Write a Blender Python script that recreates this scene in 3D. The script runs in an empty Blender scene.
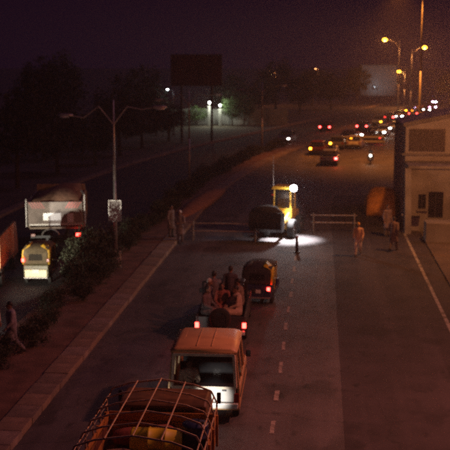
import bpy, math, random
from mathutils import Vector, Matrix
R = math.radians
random.seed(7)
scene = bpy.context.scene
col = scene.collection

# ------------------------------------------------------------------ camera, world, sun, exposure
cam = bpy.data.cameras.new('camera')
cam.lens = 80; cam.sensor_width = 36; cam.clip_start = 0.1; cam.clip_end = 2000
cam.dof.use_dof = True; cam.dof.focus_distance = 15; cam.dof.aperture_fstop = 2.0
cam_o = bpy.data.objects.new('camera', cam); col.objects.link(cam_o)
cam_o.location = (0, 0, 9.5); cam_o.rotation_euler = (R(90 - 9.258), 0, R(5.469))
scene.camera = cam_o

SUN_AZ, SUN_EL = R(60), R(48)           # glow of the lamp-lit town, from the right and ahead
world = bpy.data.worlds.new('World'); scene.world = world; world.use_nodes = True
wn = world.node_tree.nodes; wl = world.node_tree.links
bg = wn['Background']
sky = wn.new('ShaderNodeTexSky'); sky.sky_type = 'NISHITA'; sky.sun_disc = False
sky.sun_elevation = R(-5.0); sky.sun_rotation = SUN_AZ
sky.air_density = 2.0; sky.dust_density = 4.0
mixs = wn.new('ShaderNodeMix'); mixs.data_type = 'RGBA'; mixs.blend_type = 'MIX'
mixs.inputs[0].default_value = 0.80
wl.new(sky.outputs[0], mixs.inputs[6]); mixs.inputs[7].default_value = (0.088, 0.029, 0.098, 1)
wl.new(mixs.outputs[2], bg.inputs[0]); bg.inputs[1].default_value = 0.10

sun = bpy.data.lights.new('sun', 'SUN'); sun.energy = 0.13; sun.angle = R(25); sun.color = (0.78, 0.40, 0.92)
sun_o = bpy.data.objects.new('sun', sun); col.objects.link(sun_o)
sun_o.rotation_euler = Vector((-math.sin(SUN_AZ) * math.cos(SUN_EL), -math.cos(SUN_AZ) * math.cos(SUN_EL), -math.sin(SUN_EL))).to_track_quat('-Z', 'Y').to_euler()

scene.render.engine = 'CYCLES'
scene.view_settings.view_transform = 'Standard'; scene.view_settings.look = 'None'
scene.view_settings.exposure = 0.0; scene.view_settings.gamma = 1.0
scene.view_settings.use_curve_mapping = False
scene.cycles.use_denoising = False      # keep the grain of a night photograph
scene.cycles.max_bounces = 5; scene.cycles.volume_bounces = 0
scene.cycles.sample_clamp_indirect = 4.0
scene.cycles.filter_width = 2.2

# ------------------------------------------------------------------ helpers
MATS = {}
def M(name, c, rough=0.6, metal=0.0, var=0.25, scale=5.0, bump=0.0, bscale=40.0, dirt=0.0):
    if name in MATS: return MATS[name]
    m = bpy.data.materials.new(name); m.use_nodes = True
    n = m.node_tree.nodes; l = m.node_tree.links; p = n['Principled BSDF']
    p.inputs['Roughness'].default_value = rough; p.inputs['Metallic'].default_value = metal
    tc = n.new('ShaderNodeTexCoord'); nz = n.new('ShaderNodeTexNoise')
    nz.inputs['Scale'].default_value = scale; nz.inputs['Detail'].default_value = 6
    l.new(tc.outputs['Object'], nz.inputs['Vector'])
    cr = n.new('ShaderNodeValToRGB')
    cr.color_ramp.elements[0].position = 0.3; cr.color_ramp.elements[1].position = 0.7
    cr.color_ramp.elements[0].color = (*[x * (1 - var) for x in c], 1)
    cr.color_ramp.elements[1].color = (*[min(1, x * (1 + var)) for x in c], 1)
    l.new(nz.outputs['Fac'], cr.inputs['Fac']); out = cr.outputs['Color']
    if dirt:
        n2 = n.new('ShaderNodeTexNoise'); n2.inputs['Scale'].default_value = scale * 0.35; n2.inputs['Detail'].default_value = 8
        l.new(tc.outputs['Object'], n2.inputs['Vector'])
        r2 = n.new('ShaderNodeValToRGB'); r2.color_ramp.elements[0].position = 0.45; r2.color_ramp.elements[1].position = 0.7
        mx = n.new('ShaderNodeMix'); mx.data_type = 'RGBA'
        mu = n.new('ShaderNodeMath'); mu.operation = 'MULTIPLY'; mu.inputs[1].default_value = dirt
        l.new(n2.outputs['Fac'], r2.inputs['Fac']); l.new(r2.outputs['Color'], mu.inputs[0]); l.new(mu.outputs[0], mx.inputs[0])
        l.new(out, mx.inputs[6]); mx.inputs[7].default_value = (0.07, 0.055, 0.04, 1); out = mx.outputs[2]
    l.new(out, p.inputs['Base Color'])
    if bump:
        nb = n.new('ShaderNodeTexNoise'); nb.inputs['Scale'].default_value = bscale; nb.inputs['Detail'].default_value = 4
        l.new(tc.outputs['Object'], nb.inputs['Vector'])
        b = n.new('ShaderNodeBump'); b.inputs['Strength'].default_value = bump; b.inputs['Distance'].default_value = 0.02
        l.new(nb.outputs['Fac'], b.inputs['Height']); l.new(b.outputs['Normal'], p.inputs['Normal'])
    MATS[name] = m; return m

def EM(name, c, s):
    if name in MATS: return MATS[name]
    m = bpy.data.materials.new(name); m.use_nodes = True
    p = m.node_tree.nodes['Principled BSDF']
    p.inputs['Base Color'].default_value = (*[min(1, x * .6) for x in c], 1)
    p.inputs['Emission Color'].default_value = (*c, 1); p.inputs['Emission Strength'].default_value = s
    MATS[name] = m; return m

def GLASS(name, tint=(0.02, 0.022, 0.025), a=0.55):
    if name in MATS: return MATS[name]
    m = bpy.data.materials.new(name); m.use_nodes = True
    n = m.node_tree.nodes; l = m.node_tree.links; p = n['Principled BSDF']
    p.inputs['Base Color'].default_value = (*tint, 1); p.inputs['Roughness'].default_value = 0.08
    p.inputs['Alpha'].default_value = a; p.inputs['Specular IOR Level'].default_value = 0.25
    MATS[name] = m; return m

class MB:
    def __init__(s): s.v = []; s.f = []
    def add(s, vs, fs):
        b = len(s.v); s.v += [tuple(v) for v in vs]; s.f += [tuple(b + i for i in f) for f in fs]; return s
    def box(s, c, d, rot=None, taper=(1, 1)):
        hx, hy, hz = d[0] / 2, d[1] / 2, d[2] / 2
        vs = []
        for z in (-1, 1):
            tx, ty = (1, 1) if z < 0 else taper
            for x, y in ((-1, -1), (1, -1), (1, 1), (-1, 1)): vs.append(Vector((x * hx * tx, y * hy * ty, z * hz)))
        if rot is not None: vs = [rot @ v for v in vs]
        c = Vector(c); vs = [v + c for v in vs]
        return s.add(vs, [(3, 2, 1, 0), (4, 5, 6, 7), (0, 1, 5, 4), (1, 2, 6, 5), (2, 3, 7, 6), (3, 0, 4, 7)])
    def tube(s, p0, p1, r0, r1=None, n=8, caps=True):
        r1 = r0 if r1 is None else r1
        p0, p1 = Vector(p0), Vector(p1); q = (p1 - p0).to_track_quat('Z', 'Y'); vs = []
        for p, r in ((p0, r0), (p1, r1)):
            for k in range(n):
                a = 2 * math.pi * k / n; vs.append(p + q @ Vector((math.cos(a) * r, math.sin(a) * r, 0)))
        fs = [(k, (k + 1) % n, n + (k + 1) % n, n + k) for k in range(n)]
        if caps: fs += [tuple(range(n))[::-1], tuple(range(n, 2 * n))]
        return s.add(vs, fs)
    def path(s, pts, r, n=6):
        for a, b in zip(pts[:-1], pts[1:]):
            s.tube(a, b, r, r, n)
        return s
    def prism(s, prof, x0, x1, t0=1.0, t1=1.0):     # (y,z) profile extruded along x
        n = len(prof); vs = [(x0, y, z) for y, z in prof] + [(x1, y, z) for y, z in prof]
        fs = [(k, (k + 1) % n, n + (k + 1) % n, n + k) for k in range(n)] + [tuple(range(n))[::-1], tuple(range(n, 2 * n))]
        return s.add(vs, fs)
    def prismy(s, prof, y0, y1):                     # (x,z) profile extruded along y
        n = len(prof); vs = [(x, y0, z) for x, z in prof] + [(x, y1, z) for x, z in prof]
        fs = [(k, (k + 1) % n, n + (k + 1) % n, n + k) for k in range(n)] + [tuple(range(n))[::-1], tuple(range(n, 2 * n))]
        return s.add(vs, fs)
    def loft(s, rings, cap=True):
        n = len(rings[0]); vs = [v for r in rings for v in r]; fs = []
        for i in range(len(rings) - 1):
            for k in range(n):
                fs.append((i * n + k, i * n + (k + 1) % n, (i + 1) * n + (k + 1) % n, (i + 1) * n + k))
        if cap: fs += [tuple(range(n))[::-1], tuple(range((len(rings) - 1) * n, len(rings) * n))]
        return s.add(vs, fs)
    def ball(s, c, r, n=10, m=6):
        if not hasattr(r, '__len__'): r = (r, r, r)
        rings = []
        for i in range(m + 1):
            t = -math.pi / 2 + math.pi * i / m; t = max(-1.5, min(1.5, t))
            rings.append([(c[0] + r[0] * math.cos(t) * math.cos(2 * math.pi * k / n), c[1] + r[1] * math.cos(t) * math.sin(2 * math.pi * k / n), c[2] + r[2] * math.sin(t)) for k in range(n)])
        return s.loft(rings)
    def mesh(s, name, mat):
        me = bpy.data.meshes.new(name); me.from_pydata(s.v, [], s.f); me.materials.append(mat); me.validate()
        return me
    def build(s, name, mat, parent=None, smooth=False, bevel=0.0):
        import bmesh
        me = s.mesh(name, mat)
        bm = bmesh.new(); bm.from_mesh(me); bmesh.ops.recalc_face_normals(bm, faces=bm.faces); bm.to_mesh(me); bm.free()
        if smooth:
            for p in me.polygons: p.use_smooth = True
        o = bpy.data.objects.new(name, me); col.objects.link(o)
        if parent: o.parent = parent
        if bevel:
            b = o.modifiers.new('bevel', 'BEVEL'); b.width = bevel; b.segments = 2; b.limit_method = 'ANGLE'; b.angle_limit = R(40)
        return o

def tag(o, label=None, cat=None, group=None, kind=None):
    if label: o['label'] = label
    if cat: o['category'] = cat
    if group: o['group'] = group
    if kind: o['kind'] = kind
    return o
def empty(name, loc=(0, 0, 0), rz=0.0, label=None, cat=None, group=None):
    o = bpy.data.objects.new(name, None); col.objects.link(o); o.location = loc; o.rotation_euler.z = rz
    return tag(o, label, cat, group)
def dup(o, parent=None):
    c = o.copy(); col.objects.link(c); c.parent = parent
    for ch in list(o.children): dup(ch, c)
    return c
def recolor(root, old, new):
    for o in [root] + list(root.children_recursive):
        if o.type == 'MESH' and o.material_slots and o.material_slots[0].material == old:
            o.material_slots[0].link = 'OBJECT'; o.material_slots[0].material = new
def spot(name, parent, loc, aim, power, color, size=R(60), rad=0.06, blend=0.5):
    L = bpy.data.lights.new(name, 'SPOT'); L.energy = power; L.color = color; L.spot_size = size; L.spot_blend = blend; L.shadow_soft_size = rad
    o = bpy.data.objects.new(name, L); col.objects.link(o); o.parent = parent; o.location = loc
    o.rotation_euler = (Vector(aim) - Vector(loc)).to_track_quat('-Z', 'Y').to_euler(); return o
def point(name, parent, loc, power, color, rad=0.15):
    L = bpy.data.lights.new(name, 'POINT'); L.energy = power; L.color = color; L.shadow_soft_size = rad
    o = bpy.data.objects.new(name, L); col.objects.link(o); o.parent = parent; o.location = loc; return o

# ------------------------------------------------------------------ materials
def ASPHALT(name, c, rough):
    m = M(name, c, rough, var=0.3, scale=0.7, bump=0.6, bscale=70)
    n = m.node_tree.nodes; l = m.node_tree.links; p = n['Principled BSDF']
    base = p.inputs['Base Color'].links[0].from_socket
    tc = n.new('ShaderNodeTexCoord')
    def noise(scale, sx, sy, lo, hi, det=6):
        mp = n.new('ShaderNodeMapping'); mp.inputs['Scale'].default_value = (sx, sy, 1); l.new(tc.outputs['Object'], mp.inputs[0])
        t = n.new('ShaderNodeTexNoise'); t.inputs['Scale'].default_value = scale; t.inputs['Detail'].default_value = det; l.new(mp.outputs[0], t.inputs['Vector'])
        q = n.new('ShaderNodeMapRange'); q.inputs[1].default_value = lo; q.inputs[2].default_value = hi; l.new(t.outputs['Fac'], q.inputs[0]); return q.outputs[0]
    def mix(fac, a, colr, k):
        mu = n.new('ShaderNodeMath'); mu.operation = 'MULTIPLY'; mu.inputs[1].default_value = k; l.new(fac, mu.inputs[0])
        x = n.new('ShaderNodeMix'); x.data_type = 'RGBA'; l.new(mu.outputs[0], x.inputs[0]); l.new(a, x.inputs[6]); x.inputs[7].default_value = (*colr, 1); return x.outputs[2]
    o = mix(noise(1.0, .9, .035, .50, .66), base, [q * 1.7 for q in c], .75)          # worn pale wheel tracks
    o = mix(noise(0.55, 1, .6, .56, .62, 3), o, [q * .45 for q in c], .7)             # tarred patches
    o = mix(noise(2.2, 1, .5, .60, .72, 4), o, (.012, .011, .011), .8)                # oil drips
    vo = n.new('ShaderNodeTexVoronoi'); vo.feature = 'DISTANCE_TO_EDGE'; vo.inputs['Scale'].default_value = .33
    nz = n.new('ShaderNodeTexNoise'); nz.inputs['Scale'].default_value = 1.3; nz.inputs['Detail'].default_value = 5
    ad = n.new('ShaderNodeMix'); ad.data_type = 'RGBA'; ad.blend_type = 'ADD'; ad.inputs[0].default_value = .9
    l.new(tc.outputs['Object'], nz.inputs['Vector']); l.new(tc.outputs['Object'], ad.inputs[6]); l.new(nz.outputs['Color'], ad.inputs[7]); l.new(ad.outputs[2], vo.inputs['Vector'])
    q = n.new('ShaderNodeMapRange'); q.inputs[1].default_value = .012; q.inputs[2].default_value = .0; l.new(vo.outputs['Distance'], q.inputs[0])
    o = mix(q.outputs[0], o, (.012, .012, .012), .45)
    l.new(o, p.inputs['Base Color']); return m
asphalt_m = ASPHALT('asphalt', (0.085, 0.076, 0.078), 0.72)
asphalt2_m = ASPHALT('darker_asphalt', (0.046, 0.039, 0.042), 0.85)
asphalt3_m = M('far_asphalt', (0.045, 0.042, 0.045), 0.85, var=0.3, scale=0.8, bump=0.4)
earth_m = M('red_earth', (0.16, 0.085, 0.06), 0.95, var=0.4, scale=1.5, bump=0.8, bscale=15)
kerb_m = M('kerb_concrete', (0.25, 0.18, 0.125), 0.9, var=0.3, scale=3, bump=0.4, dirt=0.4)
ground_m = M('dusty_ground', (0.09, 0.07, 0.055), 0.95, var=0.4, scale=0.4, bump=0.6, bscale=8)
paint_m = M('road_paint', (0.34, 0.31, 0.27), 0.8, var=0.4, scale=7, dirt=0.95)
conc_m = M('concrete_wall', (0.24, 0.23, 0.24), 0.9, var=0.22, scale=1.2, bump=0.3, dirt=0.5)
wall2_m = M('plaster_wall', (0.38, 0.36, 0.36), 0.9, var=0.15, scale=1.0, bump=0.2, dirt=0.35)
dark_m = M('dark_opening', (0.012, 0.012, 0.014), 0.6)
steel_m = M('galvanised_steel', (0.36, 0.34, 0.33), 0.45, 0.5, var=0.2, scale=8)
dsteel_m = M('dark_steel', (0.05, 0.05, 0.055), 0.5, 0.6, var=0.2)
rust_m = M('rusty_pipe', (0.60, 0.46, 0.28), 0.6, 0.3, var=0.4, scale=12)
tyre_m = M('tyre_rubber', (0.018, 0.018, 0.018), 0.85, bump=0.4)
rim_m = M('rim_metal', (0.25, 0.25, 0.25), 0.4, 0.7)
black_m = M('black_plastic', (0.02, 0.02, 0.022), 0.5)
cream_m = M('cream_paint', (0.55, 0.42, 0.30), 0.35, var=0.08, scale=2, dirt=0.25)
white_m = M('white_paint', (0.70, 0.68, 0.64), 0.35, var=0.08, scale=2, dirt=0.2)
yellow_m = M('yellow_paint', (0.58, 0.34, 0.03), 0.5, var=0.2, scale=3, dirt=0.6)
orange_m = M('orange_paint', (0.55, 0.25, 0.06), 0.5, var=0.25, scale=3, dirt=0.35)
brown_m = M('brown_paint', (0.17, 0.06, 0.03), 0.6, var=0.3, scale=2, dirt=0.4)
navy_m = M('navy_paint', (0.03, 0.035, 0.08), 0.35, var=0.2)
canvas_m = M('black_canvas', (0.03, 0.03, 0.035), 0.8, var=0.3, bump=0.4)
wood_m = M('worn_planks', (0.16, 0.085, 0.05), 0.8, var=0.4, scale=7, bump=0.5, bscale=20)
bark_m = M('bark', (0.07, 0.05, 0.04), 0.95, var=0.3, bump=0.8, bscale=15)
leaf_m = M('leaves', (0.035, 0.042, 0.024), 0.7, var=0.5, scale=2)
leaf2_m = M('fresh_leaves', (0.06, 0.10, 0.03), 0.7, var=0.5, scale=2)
shrub_m = M('shrub_leaves', (0.045, 0.05, 0.028), 0.75, var=0.5, scale=3)
skin_m = M('skin', (0.22, 0.12, 0.08), 0.6, var=0.08)
hair_m = M('hair', (0.012, 0.010, 0.009), 0.6)
glass_m = GLASS('vehicle_glass')
red_on = EM('tail_light_on', (1.0, 0.03, 0.025), 50)
red_near = EM('tail_light_near', (1.0, 0.022, 0.016), 30)
red_off = M('red_lens', (0.28, 0.02, 0.015), 0.25, var=0.1)
amber_on = EM('amber_lamp_on', (1.0, 0.24, 0.010), 45)
head_on = EM('head_lamp_on', (1.0, 0.90, 0.78), 130)
sod_on = EM('sodium_lamp_on', (1.0, 0.31, 0.016), 24)
work_on = EM('work_lamp_on', (1.0, 0.95, 0.95), 260)
clear_m = M('clear_lens', (0.5, 0.5, 0.5), 0.15, var=0.05)
blue_on = EM('beacon_blue', (0.45, 0.30, 1.0), 220)
pink_on = EM('beacon_pink', (1.0, 0.30, 0.55), 120)
SOD = (1.0, 0.34, 0.09)
SODR = (1.0, 0.27, 0.18)

# ------------------------------------------------------------------ ground and roads
def shift(y):
    if y < 60: return 0.0
    if y < 125: return 0.002 * (y - 60) ** 2
    return 8.45 + 0.24 * (y - 125)
YS = [-40, 0, 15, 30, 45, 60] + [60 + 5 * k for k in range(1, 14)] + [125 + 15 * k for k in range(1, 15)]
def strip(name, xa, xb, z0, z1, mat, y0=-40, y1=340, kind='structure', parent=None, bevel=0):
    ys = [y for y in YS if y0 < y < y1]; ys = [y0] + ys + [y1]
    b = MB()
    if z0 is None:
        vs = []
        for y in ys: vs += [(xa + shift(y), y, z1), (xb + shift(y), y, z1)]
        b.add(vs, [(2 * i, 2 * i + 1, 2 * i + 3, 2 * i + 2) for i in range(len(ys) - 1)])
    else:
        b.loft([[(xa + shift(y), y, z0), (xb + shift(y), y, z0), (xb + shift(y), y, z1), (xa + shift(y), y, z1)] for y in ys])
    o = b.build(name, mat, parent, bevel=bevel)
    if kind: o['kind'] = kind
    return o
b = MB(); b.add([(-900, -200, -0.02), (900, -200, -0.02), (900, 1500, -0.02), (-900, 1500, -0.02)], [(0, 1, 2, 3)])
b.build('ground', ground_m)['kind'] = 'structure'
road = strip('road', -7.5, 5.6, None, 0.0, asphalt_m)
strip('darker_lane', 0.72, 5.6, None, 0.004, asphalt2_m, -40, 72)  # thin overlay, darker in tone than the rest of the road
strip('far_road', -19.6, -10.9, None, 0.0, asphalt3_m)
strip('median', -10.9, -8.3, -0.1, 0.13, earth_m)
kerb = strip('kerb', -8.29, -7.52, -0.1, 0.10, kerb_m)
kst = MB().box((0, 0, .05), (.76, .952, .2)); kst_o = kst.build('kerb_stone', kerb_m, kerb, bevel=.010)
kpaint = [kerb_m, M('kerb_worn', (0.20, 0.155, 0.12), .9, var=.35, scale=3, bump=.5, dirt=.6), M('kerb_pale', (0.28, 0.22, 0.175), .9, var=.3, scale=4, bump=.5, dirt=.5)]
for k in range(94):
    y = 19.5 + .96 * k; o = kst_o if k == 0 else kst_o.copy()
    if k: col.objects.link(o)
    o.location = (-7.89 + shift(y) + random.uniform(-.010, .010), y, .03 + random.uniform(-.006, .008)); o.rotation_euler = (random.uniform(-.012, .012), random.uniform(-.012, .012), -math.atan(shift(y + .5) - shift(y - .5)) + random.uniform(-.015, .015))
    o.material_slots[0].link = 'OBJECT'; o.material_slots[0].material = kpaint[random.choice((0, 0, 0, 1, 1, 2))]
strip('far_kerb', -20.2, -19.6, -0.1, 0.17, kerb_m, bevel=0.02)
strip('verge', 5.6, 9.0, -0.1, 0.10, ground_m, -40, 56)
strip('edge_line', 4.68, 4.82, None, 0.010, paint_m, -40, 57, kind=None, parent=road)
dash = MB().add([(-0.065, 0, 0), (0.065, 0, 0), (0.06, 0.5, 0), (0.068, 1.15, 0), (-0.062, 1.15, 0), (-0.07, 0.6, 0)], [(0, 1, 2, 3, 4, 5)]).mesh('lane_dash', paint_m)
for k in range(-1, 26):
    y = 19.6 + 2.55 * k
    o = bpy.data.objects.new('lane_dash', dash); col.objects.link(o); o.parent = road
    o.location = (-1.15 + shift(y) + random.uniform(-.02, .02), y, 0.0085 if k % 2 else 0.0080)
    o.rotation_euler.z = random.uniform(-.02, .02); o.scale = (random.uniform(.8, 1.1), random.uniform(.75, 1.05), 1)

# ------------------------------------------------------------------ vegetation
def leaf_mesh(name, mat, n, shape, leaf, rng):
    vs, fs = [], []
    clumps = []
    for _ in range(max(8, n // 60)):
        clumps.append((shape(rng), rng.uniform(.5, 1.0)))
    for _ in range(n):
        c, s = clumps[rng.randrange(len(clumps))]
        p = Vector(c) + Vector((rng.gauss(0, 1), rng.gauss(0, 1), rng.gauss(0, .8))) * (leaf * 2.6 * s)
        if p.z < leaf: p.z = leaf
        u = Vector((rng.gauss(0, 1), rng.gauss(0, 1), rng.gauss(0, 1))).normalized()
        w = u.cross(Vector((rng.gauss(0, 1), rng.gauss(0, 1), rng.gauss(0, 1)))).normalized()
        a = leaf * rng.uniform(.5, 1.1); c2 = a * .45; k = len(vs)
        vs += [p - u * a, p + w * c2, p + u * a, p - w * c2]; fs.append((k, k + 1, k + 2, k + 3))
    me = bpy.data.meshes.new(name); me.from_pydata([tuple(v) for v in vs], [], fs); me.materials.append(mat); return me
def ellips(cx, cz, rx, rz):
    def f(r):
        while True:
            x, y, z = r.uniform(-1, 1), r.uniform(-1, 1), r.uniform(-1, 1)
            d = x * x + y * y + z * z
            if .25 < d < 1: return (cx + x * rx, y * rx, cz + z * rz)
    return f
rngs = random.Random(3)
tree_kinds = []
for i in range(3):
    h = (6.5, 7.5, 5.5)[i]; tr = MB()
    tr.tube((0, 0, -0.1), (0.1, 0, h * .3), .22, .16, 8, False); tr.tube((0.1, 0, h * .3), (.05, .1, h * .62), .16, .08, 8)
    for k in range(7):
        a = k * 2.4 + i; z = h * (.28 + .05 * k); l = rngs.uniform(1.2, 2.2)
        tr.tube((.08, 0, z), (.08 + math.cos(a) * l, math.sin(a) * l, z + l * .8), .07, .02, 6)
    cm = leaf_mesh('crown', leaf_m, 3800, ellips(0, h * .62, 2.5 + .3 * i, h * .36), .19, rngs)
    tree_kinds.append((tr.mesh('trunk', bark_m), cm))
shrub_kinds = []
for i in range(3):
    st = MB()
    for k in range(5):
        a = k * 1.26; st.tube((0, 0, -0.02), (math.cos(a) * .35, math.sin(a) * .35, .8), .025, .008, 5)
    shrub_kinds.append((st.mesh('stem', bark_m), leaf_mesh('foliage', shrub_m, 1500, ellips(0, .62, .62, .55), .075, rngs)))
def plant(name, kinds, i, loc, sc, rz, label, cat, group, parts, mat=None):
    e = empty(name, loc, rz, label, cat, group); e.scale = sc
    for me, nm in zip(kinds[i % len(kinds)], parts):
        o = bpy.data.objects.new(nm, me); col.objects.link(o); o.parent = e
        if mat and nm in ('crown', 'foliage'):
            o.material_slots[0].link = 'OBJECT'; o.material_slots[0].material = mat
    return e
def tree(i, x, y, s, label, group='trees beside the road', mat=None, z=0):
    return plant('tree', tree_kinds, i, (x, y, z), (s, s, s * rngs.uniform(.9, 1.15)), rngs.uniform(0, 6), label, 'tree', group, ('trunk', 'crown'), mat)
for k, (x, y, s) in enumerate([(-23.5, 66, .8), (-23, 74, .95), (-22.5, 84, 1.0), (-21, 92, .8), (-20.5, 101, 1.05), (-20, 111, .9), (-18.5, 121, .8), (-24, 130, 1.2), (-27, 96, 1.3), (-31, 112, 1.4), (-35, 128, 1.4), (-25, 146, 1.0), (-14, 158, .9), (-10, 170, 1.0), (-16, 180, 1.2), (-4, 186, 1.0), (-9, 200, 1.3), (2, 206, 1.1), (-2, 222, 1.3), (8, 228, 1.1)]):
    NTH = ('first', 'second', 'third', 'fourth', 'fifth', 'sixth', 'seventh')
    tree(k, x, y, s, (NTH[k] + ' dark tree from the left edge in the row along the far kerb') if k < 7 else 'dark tree in the unlit mass behind the far kerb row', 'dark trees beyond the far carriageway')
for k, (x, y, s) in enumerate([(21, 150, .8), (24, 160, .9), (27, 168, .95), (31, 178, 1.0), (35, 186, 1.1), (40, 196, 1.2), (36, 215, 1.3), (44, 225, 1.3), (30, 240, 1.2)]):
    tree(k, x, y, s, 'dark tree behind the building under the street lamps', 'dark trees behind the building')
k = 0; y = 26.0
while y < 112:
    x = -9.75 + shift(y) + rngs.uniform(-.45, .45); s = rngs.uniform(.45, .8)
    if y > 36: s *= 1.15
    if not (45 < y < 48.2):
        plant('shrub', shrub_kinds, k, (x, y, .12), (s, s, s * rngs.uniform(.8, 1.25)), rngs.uniform(0, 6), 'low dark shrub in the row along the median', 'shrub', 'median shrubs', ('stem', 'foliage'))
    y += rngs.uniform(.9, 1.9) if y < 44 else rngs.uniform(.65, 1.3); k += 1
for x, y, s in [(-10.5, 41.6, 1.5), (-10.45, 43.3, 1.7), (-10.3, 45.2, 1.5), (-10.2, 39.6, 1.2), (-10.2, 47.4, 1.3)]:
    plant('bush', shrub_kinds, k, (x + .15, y, .1), (s * .6, s, s), rngs.uniform(0, .4), 'tall dark bush on the median hiding the parked traffic', 'bush', 'tall median bushes', ('stem', 'foliage')); k += 1

# ------------------------------------------------------------------ street lamps and poles
def lamp_post(name, loc, h, arms, lit, label, group, rz=0, power=0, pole_r=.09, emit=None, r_lens=.2, tint=None):
    e = empty(name, loc, rz, label, 'lamp post', group)
    b = MB(); b.box((0, 0, .15), (.4, .4, .3)); b.build('base', conc_m, e, bevel=.02)
    p = MB(); p.tube((0, 0, .25), (0, 0, h * .5), pole_r, pole_r * .8, 10); p.tube((0, 0, h * .5 - .01), (0, 0, h), pole_r * .75, pole_r * .45, 10); p.build('pole', steel_m, e, True)
    for ax, az in arms:
        a = MB(); pts = [(0, 0, h - .55 - (.6 if az < 0.2 else 0)), (ax * .35, 0, h - .3), (ax * .72, 0, h + az - .08), (ax, 0, h + az)]
        a.path(pts, .035, 6); a.build('arm', steel_m, e)
        s = 1 if ax > 0 else -1
        hd = MB(); ring = []
        for u, w, t in ((-.05, .05, .05), (.12, .13, .08), (.45, .15, .09), (.68, .07, .05)):
            ring.append([(ax + s * u, math.cos(2 * math.pi * q / 8) * w, h + az + .03 + math.sin(2 * math.pi * q / 8) * t) for q in range(8)])
        head = hd.loft(ring).build('lamp_head', steel_m if not lit else dsteel_m, e, True)
        L = MB(); L.ball((ax + s * .36, 0, h + az - .05), (r_lens * 1.2, r_lens, r_lens * .8 if lit else .05), 12, 6)
        L.build('lens', (emit or sod_on) if lit else clear_m, head, True)
        if power: point('bulb', e, (ax + s * .36, 0, h + az - .3), power, tint or SOD, .2)
    return e
lamp_post('street_lamp_post', (-9.72, 46.5, .12), 7.62, [(-2.0, -.75), (1.85, -.35)], False, 'unlit double-armed street lamp post carrying a white board', 'unlit median lamp posts')
lamp_post('street_lamp_post', (-9.9, 75, .12), 7.3, [(-2.0, -.75), (1.85, -.35)], False, 'unlit double-armed lamp post rising behind the mound coloured as lit earth', 'unlit median lamp posts')
lamp_post('street_lamp_post', (-6.1, 104, .12), 7.3, [(-2.0, -.75), (1.85, -.35)], False, 'farthest unlit double-armed lamp post on the median', 'unlit median lamp posts')
lamp_post('street_lamp_post', (11.25, 150, 0), 12.6, [(-1.8, .15)], True, 'tall lamp post with glowing sodium lamp on its left arm', 'lit sodium street lamps', power=2600, r_lens=.30)
lamp_post('street_lamp_post', (11.9, 137, 0), 11.2, [(1.3, .25)], True, 'tall lamp post with glowing sodium lamp on its right arm', 'lit sodium street lamps', power=2000, r_lens=.26)
lamp_post('street_lamp_post', (17.4, 215, 0), 7.5, [(-.9, .05)], True, 'short far lamp post with glowing sodium lamp between the tall ones', 'lit sodium street lamps', power=7000, r_lens=.32)
D = lamp_post('street_lamp_post', (9.6, 100, 0), 17.2, [(-2.0, .1)], True, 'nearest tall lamp post behind the building reaching above the picture', 'lit sodium street lamps', pole_r=.12)
spot('bulb', D, (-2.36, 0, 17.0), (-2.36, 0, 0), 17000, (1.0, .28, .035), R(112), .2, 1.0)
lamp_post('street_lamp_post', (8.12, 49.5, 0), 8.5, [(-1.0, .1)], True, 'sodium lamp post in front of the building at the right', 'lit sodium street lamps', power=2100)
lamp_post('street_lamp_post', (6.7, 26.5, 0), 9.6, [(-1.2, .1)], True, 'sodium lamp post on the right verge beside the nearest lanes', 'lit sodium street lamps', power=2700, tint=SODR)
lamp_post('street_lamp_post', (-10.0, 222, 0), 7.2, [(-.4, .05)], True, 'lone distant orange lamp over the dark trees', 'far lamps', power=600, r_lens=.15, emit=EM('far_orange', (1, .45, .1), 60))
lamp_post('street_lamp_post', (-.8, 246, 0), 7.9, [(-.4, .05)], True, 'faint distant orange lamp left of the pale building', 'far lamps', power=300, r_lens=.13, emit=EM('far_dim', (1, .38, .15), 22))
lamp_post('street_lamp_post', (-19.2, 130, 0), 6.0, [(-.4, .05)], True, 'small cold white lamp under the billboard', 'far lamps', r_lens=.12, emit=EM('far_white', (.75, .95, 1), 60))
# board on the post and box at its foot
e = empty('notice_board', (-9.70, 46.36, 0), R(4), 'white board hung on the unlit lamp post', 'board')
MB().box((0, 0, 2.52), (.55, .03, .95)).build('panel', wall2_m, e, bevel=.01)
b = MB(); b.box((0, -.02, 3.01), (.6, .05, .05)); b.box((0, -.02, 2.03), (.6, .05, .05)); b.box((-.29, -.02, 2.52), (.04, .05, .93)); b.box((.29, -.02, 2.52), (.04, .05, .93)); b.build('frame', steel_m, e)
e = empty('junction_box', (-9.3, 44.6, .13), R(8), 'pale dented electric box standing below the white board', 'box')
MB().box((0, 0, .42), (.42, .3, .7)).build('cabinet', cream_m, e, bevel=.02); MB().box((0, -.16, .42), (.34, .02, .58)).build('door', wall2_m, e, bevel=.005); MB().box((0, 0, .035), (.5, .38, .07)).build('plinth', conc_m, e)

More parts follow.
